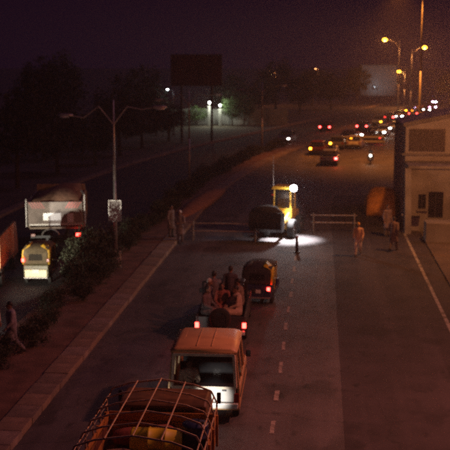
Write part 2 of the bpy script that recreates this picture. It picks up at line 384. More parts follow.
# ------------------------------------------------------------------ people
POSES = {
 'stand': dict(pel=(0, 0, .93), hip=.09, kn=[(-.1, .0, .5), (.1, -.02, .5)], an=[(-.11, .03, .08), (.12, .0, .08)], ch=(0, .01, 1.38), nk=(0, 0, 1.5), hd=(0, -.02, 1.63), el=[(-.24, .04, 1.15), (.24, .04, 1.15)], ha=[(-.25, -.06, .9), (.25, -.05, .9)]),
 'walk': dict(pel=(0, 0, .92), hip=.09, kn=[(-.1, -.2, .52), (.1, .06, .48)], an=[(-.1, -.26, .09), (.1, .33, .15)], ch=(0, -.03, 1.37), nk=(0, -.04, 1.49), hd=(0, -.07, 1.62), el=[(-.25, .14, 1.14), (.25, -.06, 1.13)], ha=[(-.24, .1, .9), (.24, -.24, .95)]),
 'hands_front': dict(pel=(0, 0, .93), hip=.09, kn=[(-.1, .0, .5), (.1, .0, .5)], an=[(-.12, .02, .08), (.12, .02, .08)], ch=(0, .01, 1.38), nk=(0, 0, 1.5), hd=(.01, -.03, 1.63), el=[(-.26, .0, 1.12), (.26, .0, 1.12)], ha=[(-.06, -.2, 1.08), (.07, -.19, 1.1)]),
 'sit': dict(pel=(0, .05, .5), hip=.1, kn=[(-.14, -.38, .5), (.14, -.38, .52)], an=[(-.13, -.36, .09), (.14, -.4, .1)], ch=(0, .02, .95), nk=(0, 0, 1.07), hd=(0, -.04, 1.2), el=[(-.25, -.04, .74), (.25, -.04, .74)], ha=[(-.14, -.3, .62), (.14, -.3, .62)]),
 'ride': dict(pel=(0, .05, .5), hip=.13, kn=[(-.22, -.32, .45), (.22, -.32, .45)], an=[(-.2, -.2, .07), (.2, -.2, .07)], ch=(0, -.1, .95), nk=(0, -.14, 1.07), hd=(0, -.2, 1.19), el=[(-.3, -.3, .78), (.3, -.3, .78)], ha=[(-.3, -.55, .72), (.3, -.55, .72)]),
}
def capsule(b, p0, p1, r0, r1):
    b.tube(p0, p1, r0, r1, 10); b.ball(p0, r0, 8, 6); b.ball(p1, r1, 8, 6)
def remeshed(b, name, voxel, mat):
    me = b.mesh(name, mat); o = bpy.data.objects.new(name, me); col.objects.link(o)
    m = o.modifiers.new('r', 'REMESH'); m.mode = 'VOXEL'; m.voxel_size = voxel; m.use_smooth_shade = True
    s = o.modifiers.new('s', 'SMOOTH'); s.iterations = 3; s.factor = .5
    dg = bpy.context.evaluated_depsgraph_get(); me2 = bpy.data.meshes.new_from_object(o.evaluated_get(dg))
    bpy.data.objects.remove(o); me2.name = name
    if not me2.materials: me2.materials.append(mat)
    return me2
PCACHE = {}
def person_meshes(pose, long_shirt):
    key = (pose, long_shirt)
    if key in PCACHE: return PCACHE[key]
    P = {k: v for k, v in POSES[pose].items()}; V = Vector
    pel, ch, nk, hd = V(P['pel']), V(P['ch']), V(P['nk']), V(P['hd']); hp = P['hip']
    hips = [pel + V((s * hp, 0, -.03)) for s in (-1, 1)]; sh = [ch + V((s * .19, 0, .04)) for s in (-1, 1)]
    b = MB()
    capsule(b, pel, ch, .13, .14); capsule(b, ch + V((-.1, 0, .03)), ch + V((.1, 0, .03)), .09, .09); capsule(b, ch, nk, .08, .055); capsule(b, nk, hd, .055, .06)
    b.ball(hd + V((0, .01, .03)), (.078, .098, .11), 14, 10); b.ball(hd + V((0, -.045, -.05)), (.052, .05, .05), 10, 8)
    b.tube(hd + V((0, -.08, .03)), hd + V((0, -.115, -.012)), .010, .018, 6)
    for s in (-1, 1): b.ball(hd + V((s * .08, .015, .0)), (.012, .022, .032), 8, 6)
    for i, s in enumerate((-1, 1)):
        kn, an, el, ha = V(P['kn'][i]), V(P['an'][i]), V(P['el'][i]), V(P['ha'][i])
        capsule(b, hips[i], kn, .085, .056); capsule(b, kn, an, .056, .04); capsule(b, an + V((0, .03, -.03)), an + V((0, -.17, -.05)), .04, .032)
        capsule(b, sh[i], el, .055, .042); capsule(b, el, ha, .042, .029)
        d = (ha - el).normalized(); side = d.cross(V((0, 1, .3))).normalized(); palm = ha + d * .05
        capsule(b, ha, palm + d * .035, .03, .032)
        for q in range(4):
            r = palm + d * .05 + side * (.026 * (q - 1.5) * .8); l = (.06, .075, .07, .05)[q]
            m = r + d * l * .55; capsule(b, r, m, .0115, .0105); capsule(b, m, m + (d + V((0, -.5, 0))).normalized() * l * .5, .0105, .0095)
        th = palm + side * .03; capsule(b, th, th + (d * .6 + side * .5).normalized() * .055, .013, .011)
    body = remeshed(b, 'body', .013, skin_m)
    t = MB()
    for i, s in enumerate((-1, 1)):
        kn, an = V(P['kn'][i]), V(P['an'][i])
        capsule(t, hips[i], kn, .115, .095); capsule(t, kn, an + V((0, 0, .03)), .095, .065)
    capsule(t, hips[0], hips[1], .125, .125)
    trousers = remeshed(t, 'trousers', .02, wall2_m)
    k = MB(); capsule(k, pel + V((0, 0, .02)), ch, .165, .165); capsule(k, ch + V((-.13, 0, .02)), ch + V((.13, 0, .02)), .10, .10)
    for i in (0, 1):
        el, ha = V(P['el'][i]), V(P['ha'][i]); capsule(k, sh[i], el, .078, .066); capsule(k, el, el.lerp(ha, .85), .066, .05)
    if long_shirt:
        if pose in ('sit', 'ride'):
            for i in (0, 1): capsule(k, hips[i], hips[i].lerp(V(P['kn'][i]), .85), .14, .125)
        else:
            rings = []
            for f, rx, ry in ((0, .17, .14), (.35, .20, .17), (.75, .22, .20), (1, .24, .22)):
                c = pel.lerp((V(P['kn'][0]) + V(P['kn'][1])) / 2, f)
                rings.append([(c.x + rx * math.cos(a * math.pi / 7), c.y + ry * math.sin(a * math.pi / 7), c.z) for a in range(14)])
            k.loft(rings)
    shirt = remeshed(k, 'shirt', .02, wall2_m)
    h = MB(); h.ball(hd + V((0, .022, .05)), (.086, .100, .105), 14, 8)
    hair = remeshed(h, 'hair', .014, hair_m)
    # keep the hair to the back and top of the head
    PCACHE[key] = (body, shirt, trousers, hair, P, hd)
    return PCACHE[key]
eye_me = MB().ball((0, 0, 0), .011, 8, 6).mesh('eye', M('eye', (.02, .015, .01), .2))
shoe_me = None
def person(label, loc, rz, pose, shirt_c, trouser_c, long_shirt=True, cap=None, s=1.0, group=None, lean=0):
    body, shirt, trousers, hair, P, hd = person_meshes(pose, long_shirt)
    e = empty('person', loc, rz, label, 'person', group); e.scale = (s, s, s); e.rotation_euler.x = lean
    def part(nm, me, mat):
        o = bpy.data.objects.new(nm, me); col.objects.link(o); o.parent = e
        o.material_slots[0].link = 'OBJECT'; o.material_slots[0].material = mat; return o
    part('body', body, skin_m)
    def cm(c): return M('cloth_%02d_%02d_%02d' % tuple(int(x * 100) for x in c), c, .95, var=.3, scale=9, bump=1.0, bscale=14)
    part('shirt', shirt, cm(shirt_c)); part('trousers', trousers, cm(trouser_c))
    o = part('hair' if cap is None else 'cap', hair, hair_m if cap is None else cm(cap))
    for sx in (-1, 1):
        q = bpy.data.objects.new('eye', eye_me); col.objects.link(q); q.parent = e; q.location = hd + Vector((sx * .03, -.088, .02))
    for a in P['an']:
        f = MB(); a = Vector(a); f.loft([[(a.x + x * w, a.y + y, z + a.z - .08) for x, z in ((-1, 0), (1, 0), (1, hh), (-1, hh))] for y, w, hh in ((.08, .035, .07), (.0, .045, .1), (-.1, .048, .07), (-.21, .03, .045))])
        f.build('shoe', black_m, e, bevel=.01)
    return e

# ------------------------------------------------------------------ vehicle pieces (every vehicle: rear at y=0, front towards +y, wheels on z=0)
def wheel(parent, x, y, r, w, dual=False):
    s = 1 if x > 0 else -1
    t = MB(); prof = [(-w / 2, r * .62), (-w / 2, r * .93), (-w / 2 + w * .15, r), (w / 2 - w * .15, r), (w / 2, r * .93), (w / 2, r * .62)]
    rings = [[(x + px, y + math.cos(2 * math.pi * k / 20) * pr, r + math.sin(2 * math.pi * k / 20) * pr) for k in range(20)] for px, pr in prof]
    e = MB().loft([[(x + px, y + math.cos(2 * math.pi * k / 20) * pr, r + math.sin(2 * math.pi * k / 20) * pr) for k in range(20)] for px, pr in prof + [prof[0]]], False).build('wheel', tyre_m, parent, True)
    MB().tube((x - w * .30, y, r), (x + w * .30, y, r), r * .63, r * .63, 16).tube((x + s * w * .3, y, r), (x + s * w * .42, y, r), r * .2, r * .15, 10).build('rim', rim_m, e)
    return e
def lens(parent, c, d, mat, name='tail_light'):
    return MB().box(c, d).build(name, mat, parent, bevel=min(d) * .25)
def plate(parent, c, w=.45, h=.14, mat=None):
    return MB().box(c, (w, .012, h)).build('number_plate', mat or white_m, parent, bevel=.004)

def hatchback(body_mat, name='hatchback'):
    e = empty(name)
    W, L = 1.62, 3.75
    low = [(.02, .28), (.0, .62), (.08, .88), (.9, .93), (2.75, .93), (3.55, .78), (3.74, .60), (3.75, .3), (3.5, .2), (.25, .2)]
    MB().prism(low, -W / 2, W / 2).build('body', body_mat, e, bevel=.05)
    g = MB(); g.loft([[(-.76, .15, .90), (.76, .15, .90), (.76, 2.75, .90), (-.76, 2.75, .90)], [(-.62, .42, 1.40), (.62, .42, 1.40), (.62, 2.0, 1.40), (-.62, 2.0, 1.40)]]); g.build('window', glass_m, e)
    MB().loft([[(-.64, .38, 1.39), (.64, .38, 1.39), (.64, 2.05, 1.39), (-.64, 2.05, 1.39)], [(-.56, .5, 1.46), (.56, .5, 1.46), (.56, 1.9, 1.46), (-.56, 1.9, 1.46)]]).build('roof', body_mat, e, bevel=.03)
    for s in (-1, 1):
        for (y0, y1) in ((.15, .42), (1.35, 1.3), (2.76, 2.01)): MB().tube((s * .765, y0, .9), (s * .63, y1, 1.40), .035, .03, 6).build('pillar', body_mat, e)
    for y in (.65, 3.05):
        for s in (-1, 1): wheel(e, s * .72, y, .28, .17)
    for y, nm in ((-.04, 'rear_bumper'), (3.74, 'front_bumper')): MB().box((0, y + .02, .40), (1.6, .12, .2)).build(nm, black_m, e, bevel=.04)
    for s in (-1, 1):
        lens(e, (s * .66, .0, .72), (.22, .06, .18), red_off); lens(e, (s * .58, 3.70, .64), (.28, .08, .14), clear_m, 'headlight')
        MB().box((s * .88, 2.4, .98), (.14, .08, .11)).build('mirror', black_m, e, bevel=.02)
    plate(e, (0, -.03, .6)); plate(e, (0, 3.83, .42))
    return e
def lit(e, which, mat, scale=1.0):
    for o in e.children:
        if o.name.split('.')[0] == which:
            o.material_slots[0].link = 'OBJECT'; o.material_slots[0].material = mat
    return e

# ---- the delivery van right behind the pickup
def minivan(body_mat, label, loc, rz, wz=1.0, roof=None):
    e = empty('van', loc, rz, label, 'van'); W = .93
    # shell: floor, sides, roof and front as one hollow body so that the rear glass shows the inside
    b = MB()
    b.box((0, 2.0, .42), (1.84, 4.0, .14))
    for s in (-1, 1):
        b.prism([(.0, .36), (.0, 1.0), (4.0, 1.0), (4.15, .85), (4.2, .36)], s * W - .03, s * W + .03)
        for y0, y1 in ((.0, .16), (1.35, 1.47), (2.7, 2.82)): b.add([(s * W - .03, y0, 1.0), (s * W + .03, y0, 1.0), (s * W + .03, y1, 1.0), (s * W - .03, y1, 1.0), (s * (W - .1) - .03, y0 + .03, 1.98), (s * (W - .1) + .03, y0 + .03, 1.98), (s * (W - .1) + .03, y1 + .03, 1.98), (s * (W - .1) - .03, y1 + .03, 1.98)], [(3, 2, 1, 0), (4, 5, 6, 7), (0, 1, 5, 4), (1, 2, 6, 5), (2, 3, 7, 6), (3, 0, 4, 7)])
    b.prism([(3.9, .36), (3.9, 1.05), (4.2, .9), (4.25, .36)], -W, W)
    b.build('body', body_mat, e, bevel=.02)
    rr = []
    for y, w, z, hgt in ((.0, .87, 1.97, .09), (.08, .89, 1.97, .14), (1.2, .88, 1.97, .17), (2.6, .88, 1.97, .16), (3.1, .80, 1.97, .06)):
        rr.append([(-w, y, z), (w, y, z), (w, y, z + hgt * .45), (w * .8, y, z + hgt), (0, y, z + hgt * 1.1), (-w * .8, y, z + hgt), (-w, y, z + hgt * .45)])
    MB().loft(rr).build('roof', roof or body_mat, e, True)
    tg = MB().box((0, -.03, (.6 + wz) / 2 - .01), (1.70, .06, wz - .62)).build('tailgate', white_m if body_mat.name == 'tan_paint' else body_mat, e, bevel=.02)
    MB().box((.0, -.08, .66), (.3, .04, .05)).build('handle', black_m, tg)
    fr = MB(); fr.box((0, -.025, wz + .005), (1.72, .07, .07)); fr.box((0, .0, 1.93), (1.62, .07, .08))
    for s in (-1, 1): fr.tube((s * .85, -.02, 1.0), (s * .80, .0, 1.95), .045, .045, 6)
    fr.build('window_frame', M('frame_paint', (.72, .60, .46), .4, dirt=.2) if body_mat.name == 'tan_paint' else body_mat, e)
    MB().add([(-.82, -.005, wz + .03), (.82, -.005, wz + .03), (.77, .015, 1.9), (-.77, .015, 1.9)], [(0, 1, 2, 3)]).build('rear_window', GLASS('van_rear_glass', (.03, .03, .035), .18), e)
    for s in (-1, 1):
        for y0, y1 in ((.16, 1.35), (1.47, 2.7)): MB().add([(s * W, y0, 1.0), (s * W, y1, 1.0), (s * (W - .1), y1 + .03, 1.97), (s * (W - .1), y0 + .03, 1.97)], [(0, 1, 2, 3)]).build('side_window', glass_m, e)
    MB().add([(-.9, 4.05, 1.02), (.9, 4.05, 1.02), (.8, 3.1, 1.97), (-.8, 3.1, 1.97)], [(0, 1, 2, 3)]).build('windscreen', glass_m, e)
    for y in (.8, 3.3):
        for s in (-1, 1): wheel(e, s * .82, y, .32, .19)
    for x in (-.6, -.2, .2, .6): MB().path([(x, .2, 2.10 + (.04 if abs(x) < .5 else 0)), (x, 1.4, 2.13 + (.04 if abs(x) < .5 else .01)), (x, 2.5, 2.12 + (.03 if abs(x) < .5 else 0))], .012, 5).build('roof_rib', roof or body_mat, e)
    MB().path([(-.1, -.04, wz + .05), (-.45, -.03, wz + .3)], .012, 5).build('wiper', black_m, e)
    for s in (-1, 1):
        MB().box((s * .55, -.065, wz - .06), (.12, .02, .05)).build('hinge', dsteel_m, e); MB().box((s * (W + .035), 2.0, .72), (.02, 3.6, .06)).build('side_moulding', black_m, e)
        MB().path([(s * .87, .05, 1.99), (s * .89, 1.5, 2.01), (s * .88, 2.9, 1.99)], .02, 5).build('rain_gutter', body_mat, e)
    MB().box((0, -.06, .50), (1.84, .16, .16)).build('rear_bumper', white_m, e, bevel=.03)
    for s in (-1, 1):
        lens(e, (s * .87, -.04, .72), (.14, .06, .26), red_off); lens(e, (s * .7, 4.22, .7), (.3, .06, .2), clear_m, 'headlight')
        MB().box((s * 1.05, 3.2, 1.25), (.14, .08, .2)).build('mirror', black_m, e, bevel=.02)
    plate(e, (0, -.15, .5))
    for y in (1.0, 2.0):
        MB().box((0, y, .75), (1.5, .5, .12)).box((0, y + .28, 1.1), (1.5, .1, .65)).build('bench', canvas_m, e, bevel=.03)
    return e
tan_m = M('tan_paint', (.55, .33, .15), .45, var=.12, scale=2, dirt=.3)
van = minivan(tan_m, 'tan van with pale tailgate and large rear window, close behind the crowded pickup', (-3.0, 25.4, 0), R(1.0)); van.scale = (1.0, .76, .96)
person('passenger in beige shawl seen through the van rear window', (-3.44, 25.72, .30), R(25), 'sit', (.80, .60, .45), (.3, .25, .2))

# ---- open truck with pipe cage, nearest
def cage_truck():
    e = empty('open_truck', (-3.50, 18.0, 0), R(0.6), 'open truck with pipe cage and yellow drum, nearest the camera', 'truck')
    MB().box((0, 2.0, .72), (2.1, 4.6, .16)).build('chassis', dsteel_m, e)
    bed = MB().box((0, 1.85, .86), (2.46, 3.7, .08)).build('bed_floor', wood_m, e)
    for s in (-1, 1):
        for k in range(3): MB().box((s * 1.24, 1.85, 1.02 + k * .22), (.04, 3.7, .205)).build('side_board', orange_m if k != 1 else brown_m, e, bevel=.008)
        for k in range(5): MB().box((s * 1.285, .1 + k * .88, 1.2), (.05, .06, .74)).build('side_post', orange_m, e)
    for k in range(3): MB().box((0, 3.72, 1.02 + k * .22), (2.44, .04, .205)).build('head_board', orange_m, e, bevel=.008)
    MB().box((0, -.02, 1.2), (2.44, .05, .6)).build('tailgate', orange_m, e, bevel=.01)
    for k in range(6):
        y = .02 + k * .74; z = 2.26 - .015 * k; h = MB()
        h.path([(-1.27, y, 1.5), (-1.27, y, z - .35), (-1.14, y + .01, z - .08), (-.75, y, z + .06), (0, y - .01, z + .17), (.75, y, z + .06), (1.14, y, z - .08), (1.27, y, z - .35), (1.27, y, 1.5)], .021, 6)
        h.build('hoop', rust_m, e)
    for x, z in ((-1.27, 1.8), (-1.20, 2.04), (-.55, 2.37), (0, 2.44), (.55, 2.37), (1.20, 2.04), (1.27, 1.8)):
        MB().path([(x, -.02, z), (x, 1.9, z - .03), (x, 3.74, z - .07)], .017, 6).build('rail', rust_m, e)
    cab = MB(); cab.prism([(3.85, .7), (3.85, 1.68), (4.1, 1.76), (4.95, 1.74), (5.3, 1.3), (5.42, 1.05), (5.45, .55), (3.85, .55)], -1.02, 1.02); cab = cab.build('cab', M('dark_ochre_paint', (.17, .09, .035), .5, var=.3, dirt=.4), e, bevel=.06)
    MB().add([(-.75, 3.84, 1.4), (.75, 3.84, 1.4), (.75, 3.84, 1.62), (-.75, 3.84, 1.62)], [(0, 1, 2, 3)]).build('cab_window', glass_m, cab)
    MB().add([(-.9, 5.31, 1.32), (.9, 5.31, 1.32), (.88, 5.0, 1.71), (-.88, 5.0, 1.71)], [(0, 1, 2, 3)]).build('windscreen', glass_m, cab)
    for s in (-1, 1):
        wheel(e, s * .98, .95, .42, .24); wheel(e, s * .92, 4.6, .40, .22)
        lens(e, (s * .95, -.07, .78), (.2, .05, .14), red_off)
        lens(e, (s * .78, 5.46, .85), (.2, .04, .16), EM('truck_lamp', (1, .9, .78), 6), 'headlight')
        spot('headlight_beam', e, (s * .78, 5.55, .85), (s * 1.0, 12, .4 if s > 0 else .9), 250 if s > 0 else 420, (1, .93, .85), R(34), .08, .8)
        MB().box((s * 1.2, 5.0, 1.5), (.1, .06, .28)).build('mirror', black_m, e, bevel=.02)
    MB().box((0, -.1, .55), (2.1, .1, .12)).build('rear_bumper', dsteel_m, e)
    return e
truck = cage_truck()
def drum(x, y, z, r, h, mat, label, rz=0, lay=False):
    e = empty('drum', (x, y, z), rz, label, 'drum'); b = MB()
    prof = [(0, r * .98), (.03, r), (h * .32, r), (h * .33, r * 1.04), (h * .36, r * 1.04), (h * .37, r), (h * .65, r), (h * .66, r * 1.04), (h * .69, r * 1.04), (h * .70, r), (h - .03, r), (h, r * .98)]
    rings = [[(rr * math.cos(2 * math.pi * k / 24), rr * math.sin(2 * math.pi * k / 24), q) for k in range(24)] for q, rr in prof]
    b.loft(rings).build('shell', mat, e, True)
    MB().tube((r * .5, 0, h), (r * .5, 0, h + .03), .05, .05, 10).build('cap', black_m, e)
    if lay: e.rotation_euler = (0, R(90), rz)
    return e
drum(-4.0, 20.45, 1.28, .37, 1.12, M('drum_yellow', (.92, .76, .04), .4, var=.08, dirt=.05), 'yellow drum lying across the open truck bed', R(2), True)
drum(-2.62, 20.6, .90, .29, .85, M('blue_plastic', (.03, .05, .12), .4), 'dark drum standing in the right front of the truck bed')
def sack(x, y, z, rz, mat, label, s=1):
    e = empty('sack', (x, y, z), rz, label, 'sack'); e.scale = (s, s, s); rings = []
    for t, w, h in ((-.5, .1, .05), (-.44, .26, .16), (-.2, .3, .24), (.15, .31, .25), (.42, .25, .17), (.5, .08, .05)):
        rings.append([(t, w * math.cos(2 * math.pi * k / 12), .2 + h * math.sin(2 * math.pi * k / 12) * (1 if k < 6 else .75)) for k in range(12)])
    MB().loft(rings).build('cloth', mat, e, True); MB().tube((.46, 0, .2), (.58, .02, .21), .03, .07, 8).build('tied_end', mat, e)
    return e
sk = M('jute', (.24, .15, .09), .95, var=.3, scale=10, bump=.6); sk2 = M('faded_red_sack', (.26, .07, .045), .9, var=.3, scale=8, bump=.5)
sack(-4.2, 19.9, .92, .3, sk, 'brown jute sack at the left side of the truck bed'); sack(-3.5, 21.35, .92, 1.2, sk2, 'faded red sack against the truck cab')
sack(-4.15, 21.3, .92, .1, sk2, 'red sack in the front left corner of the truck bed', .9); sack(-3.3, 19.9, .95, -.3, sk, 'jute sack beside the yellow drum', .9); sack(-2.75, 19.5, .92, 1.4, sk2, 'red sack at the right side of the truck bed')

# ---- pickup with a crowd in its bed
def pickup():
    e = empty('pickup', (-3.28, 32.7, 0), R(1.5), 'dark pickup with people crowded in its open bed', 'pickup')
    pm = M('pickup_paint', (.05, .055, .06), .35, var=.2, dirt=.3)
    MB().box((0, 1.0, .58), (1.6, 2.1, .1)).build('bed_floor', pm, e)
    for s in (-1, 1): MB().box((s * .81, 1.05, .78), (.07, 2.2, .5)).build('bed_side', pm, e, bevel=.02)
    tg = MB().box((0, -.03, .79), (1.55, .06, .46)).build('tailgate', pm, e, bevel=.02)
    cab = MB().prism([(2.12, .35), (2.12, 1.0), (2.2, 1.02), (2.2, 1.0), (3.9, .98), (4.6, .88), (4.7, .4), (4.3, .3), (2.3, .3)], -.84, .84).build('cab', pm, e, bevel=.04)
    MB().loft([[(-.8, 2.15, .99), (.8, 2.15, .99), (.8, 3.75, .99), (-.8, 3.75, .99)], [(-.68, 2.3, 1.58), (.68, 2.3, 1.58), (.68, 3.2, 1.58), (-.68, 3.2, 1.58)]]).build('window', glass_m, cab)
    MB().box((0, 2.75, 1.61), (1.36, .95, .06)).build('roof', pm, cab, bevel=.02)
    MB().path([(-.78, 2.05, 1.0), (-.78, 2.05, 1.75), (.78, 2.05, 1.75), (.78, 2.05, 1.0)], .03, 8).build('roll_bar', dsteel_m, e)
    for y in (.95, 3.9):
        for s in (-1, 1): wheel(e, s * .74, y, .36, .22)
    MB().box((0, -.14, .48), (1.66, .14, .14)).build('rear_bumper', white_m, e, bevel=.03)
    for s in (-1, 1):
        lens(e, (s * .80, -.05, .72), (.13, .06, .18), red_near); lens(e, (s * .62, 4.66, .7), (.26, .06, .16), clear_m, 'headlight')
        MB().box((s * .97, 3.5, 1.1), (.16, .08, .16)).build('mirror', black_m, e, bevel=.02)
    sp = empty('spare_wheel'); bpy.data.objects.remove(sp)
    t = MB(); r = .36; w = .2; rings = []
    for py, pr in ((-.1, .6), (-.1, .92), (-.06, 1), (.06, 1), (.1, .92), (.1, .6), (-.1, .6)):
        rings.append([(math.cos(2 * math.pi * k / 20) * pr * r, -.17 + py, .98 + math.sin(2 * math.pi * k / 20) * pr * r) for k in range(20)])
    sw = t.loft(rings, False).build('spare_wheel', tyre_m, e, True); MB().tube((0, -.25, .98), (0, -.1, .98), .22, .22, 14).build('rim', dsteel_m, sw)
    plate(e, (-.5, -.22, .48), mat=white_m)
    return e
pk = pickup()
bx, by, bz = -3.28, 32.7, .63
person('man standing up behind the pickup cab, tallest of the crowd', (bx + .18, by + 1.75, bz), R(170), 'stand', (.06, .05, .06), (.05, .05, .05), group='people in the pickup bed')
person('man in beige shirt seated at the right rear of the pickup', (bx + .5, by + .35, bz - .02), R(-70), 'sit', (.42, .30, .22), (.35, .26, .2), s=1.05, group='people in the pickup bed')
person('man in grey seated at the left rear of the pickup', (bx - .5, by + .35, bz - .02), R(70), 'sit', (.13, .10, .10), (.2, .16, .15), s=1.03, group='people in the pickup bed')
person('man in dull red shirt sitting in the middle of the pickup bed', (bx - .02, by + .75, bz + .05), R(5), 'sit', (.24, .08, .06), (.2, .14, .12), group='people in the pickup bed')
person('dark-clothed man seated on the left bed side of the pickup', (bx - .52, by + 1.05, bz + .12), R(85), 'sit', (.10, .09, .10), (.09, .08, .09), cap=(.5, .45, .4), group='people in the pickup bed')
person('man in brown seated on the right bed side of the pickup', (bx + .52, by + 1.1, bz + .12), R(-95), 'sit', (.20, .14, .10), (.16, .12, .1), group='people in the pickup bed')
person('man crouched behind the pickup cab at the left', (bx - .4, by + 1.65, bz + .25), R(180), 'sit', (.14, .12, .13), (.12, .1, .1), group='people in the pickup bed')

# ---- auto rickshaws
def rickshaw(loc, rz, label, trim, tub, cloth, red, rear_panel=None):
    e = empty('auto_rickshaw', loc, rz, label, 'rickshaw', 'auto rickshaws')
    MB().prism([(.0, .28), (.0, .85), (.1, .92), (.9, .9), (1.0, .45), (1.9, .42), (2.25, .7), (2.45, .7), (2.5, .45), (2.2, .28)], -.6, .6).build('body', tub, e, bevel=.04)
    rings = []
    for y, w, z in ((.0, .60, 1.52), (.12, .64, 1.66), (.8, .66, 1.74), (1.6, .62, 1.70), (2.0, .56, 1.60)):
        rings.append([(-w, y, z - .22), (-w * .93, y, z - .08), (-w * .6, y, z), (0, y, z + .03), (w * .6, y, z), (w * .93, y, z - .08), (w, y, z - .22)])
    MB().loft(rings).build('canopy', cloth, e, True)
    for s in (-1, 1):
        MB().loft([[(s * .58, .02, .9), (s * .645, .02, .9), (s * .645, .5, .9), (s * .58, .5, .9)], [(s * .58, .02, 1.3), (s * .66, .02, 1.3), (s * .67, .42, 1.35), (s * .58, .42, 1.35)], [(s * .55, .05, 1.55), (s * .64, .05, 1.50), (s * .67, .5, 1.58), (s * .57, .5, 1.64)], [(s * .25, .02, 1.70), (s * .30, -.02, 1.71), (s * .33, .7, 1.80), (s * .26, .7, 1.78)]]).build('side_panel', trim, e, True)
        MB().path([(s * .6, 1.0, .5), (s * .62, 1.05, 1.5)], .02, 6).build('pillar', trim, e); MB().path([(s * .5, 2.2, .7), (s * .54, 1.95, 1.55)], .02, 6).build('pillar', trim, e)
        lens(e, (s * .5, -.04, .72), (.13, .06, .15), red)
        wheel(e, s * .56, .55, .25, .14)
    wheel(e, .001, 2.35, .25, .12)
    MB().box((0, 0.01, 1.18), (1.12, .04, .5)).build('rear_curtain', cloth, e, bevel=.01)
    MB().add([(-.34, -.015, 1.08), (.34, -.015, 1.08), (.31, -.015, 1.36), (-.31, -.015, 1.36)], [(0, 1, 2, 3)]).build('rear_window', glass_m, e)
    MB().box((0, -.035, .50), (1.06, .07, .36)).build('rear_panel', rear_panel or tub, e, bevel=.02)
    MB().box((0, -.09, .34), (1.16, .07, .07)).build('rear_bumper', steel_m, e, bevel=.02)
    plate(e, (0, -.085, .62), .34, .16)
    MB().add([(-.5, 2.2, .75), (.5, 2.2, .75), (.5, 1.95, 1.5), (-.5, 1.95, 1.5)], [(0, 1, 2, 3)]).build('windscreen', glass_m, e)
    MB().box((0, .75, .72), (1.05, .45, .1)).box((0, .5, .98), (1.05, .08, .45)).build('seat', canvas_m, e, bevel=.03)
    MB().box((.0, 2.52, .75), (.16, .05, .16)).build('headlight', clear_m, e, bevel=.03)
    return e
rk = rickshaw((-2.42, 38.5, 0), R(-6), 'dark auto rickshaw with yellow canopy side, ahead of the pickup', M('canopy_yellow', (.85, .60, .03), .5, var=.1), navy_m, canvas_m, red_off)
rk.scale = (.93, .93, .93)
sp_ = [o for o in rk.children if o.name.startswith('side_panel')][0]; sp_.material_slots[0].link = 'OBJECT'; sp_.material_slots[0].material = canvas_m
tl = [o for o in rk.children if o.name.startswith('tail_light')]
tl[1].material_slots[0].link = 'OBJECT'; tl[1].material_slots[0].material = red_near
rk2 = rickshaw((-12.12, 41.2, 0), R(4), 'yellow-trimmed auto rickshaw with brightly lit rear panel on far carriageway', yellow_m, M('rick_green', (.10, .09, .05), .4), M('cream_canvas', (.10, .075, .04), .8), red_off, M('cream_panel', (.80, .72, .45), .4, var=.1))
rk2.scale = (.9, .9, 1.0)
tl = [o for o in rk2.children if o.name.startswith('tail_light')]
for o in tl: o.location.z += .38; o.location.x += .1 if o == tl[1] else -.1
tl[0].material_slots[0].link = 'OBJECT'; tl[0].material_slots[0].material = red_near

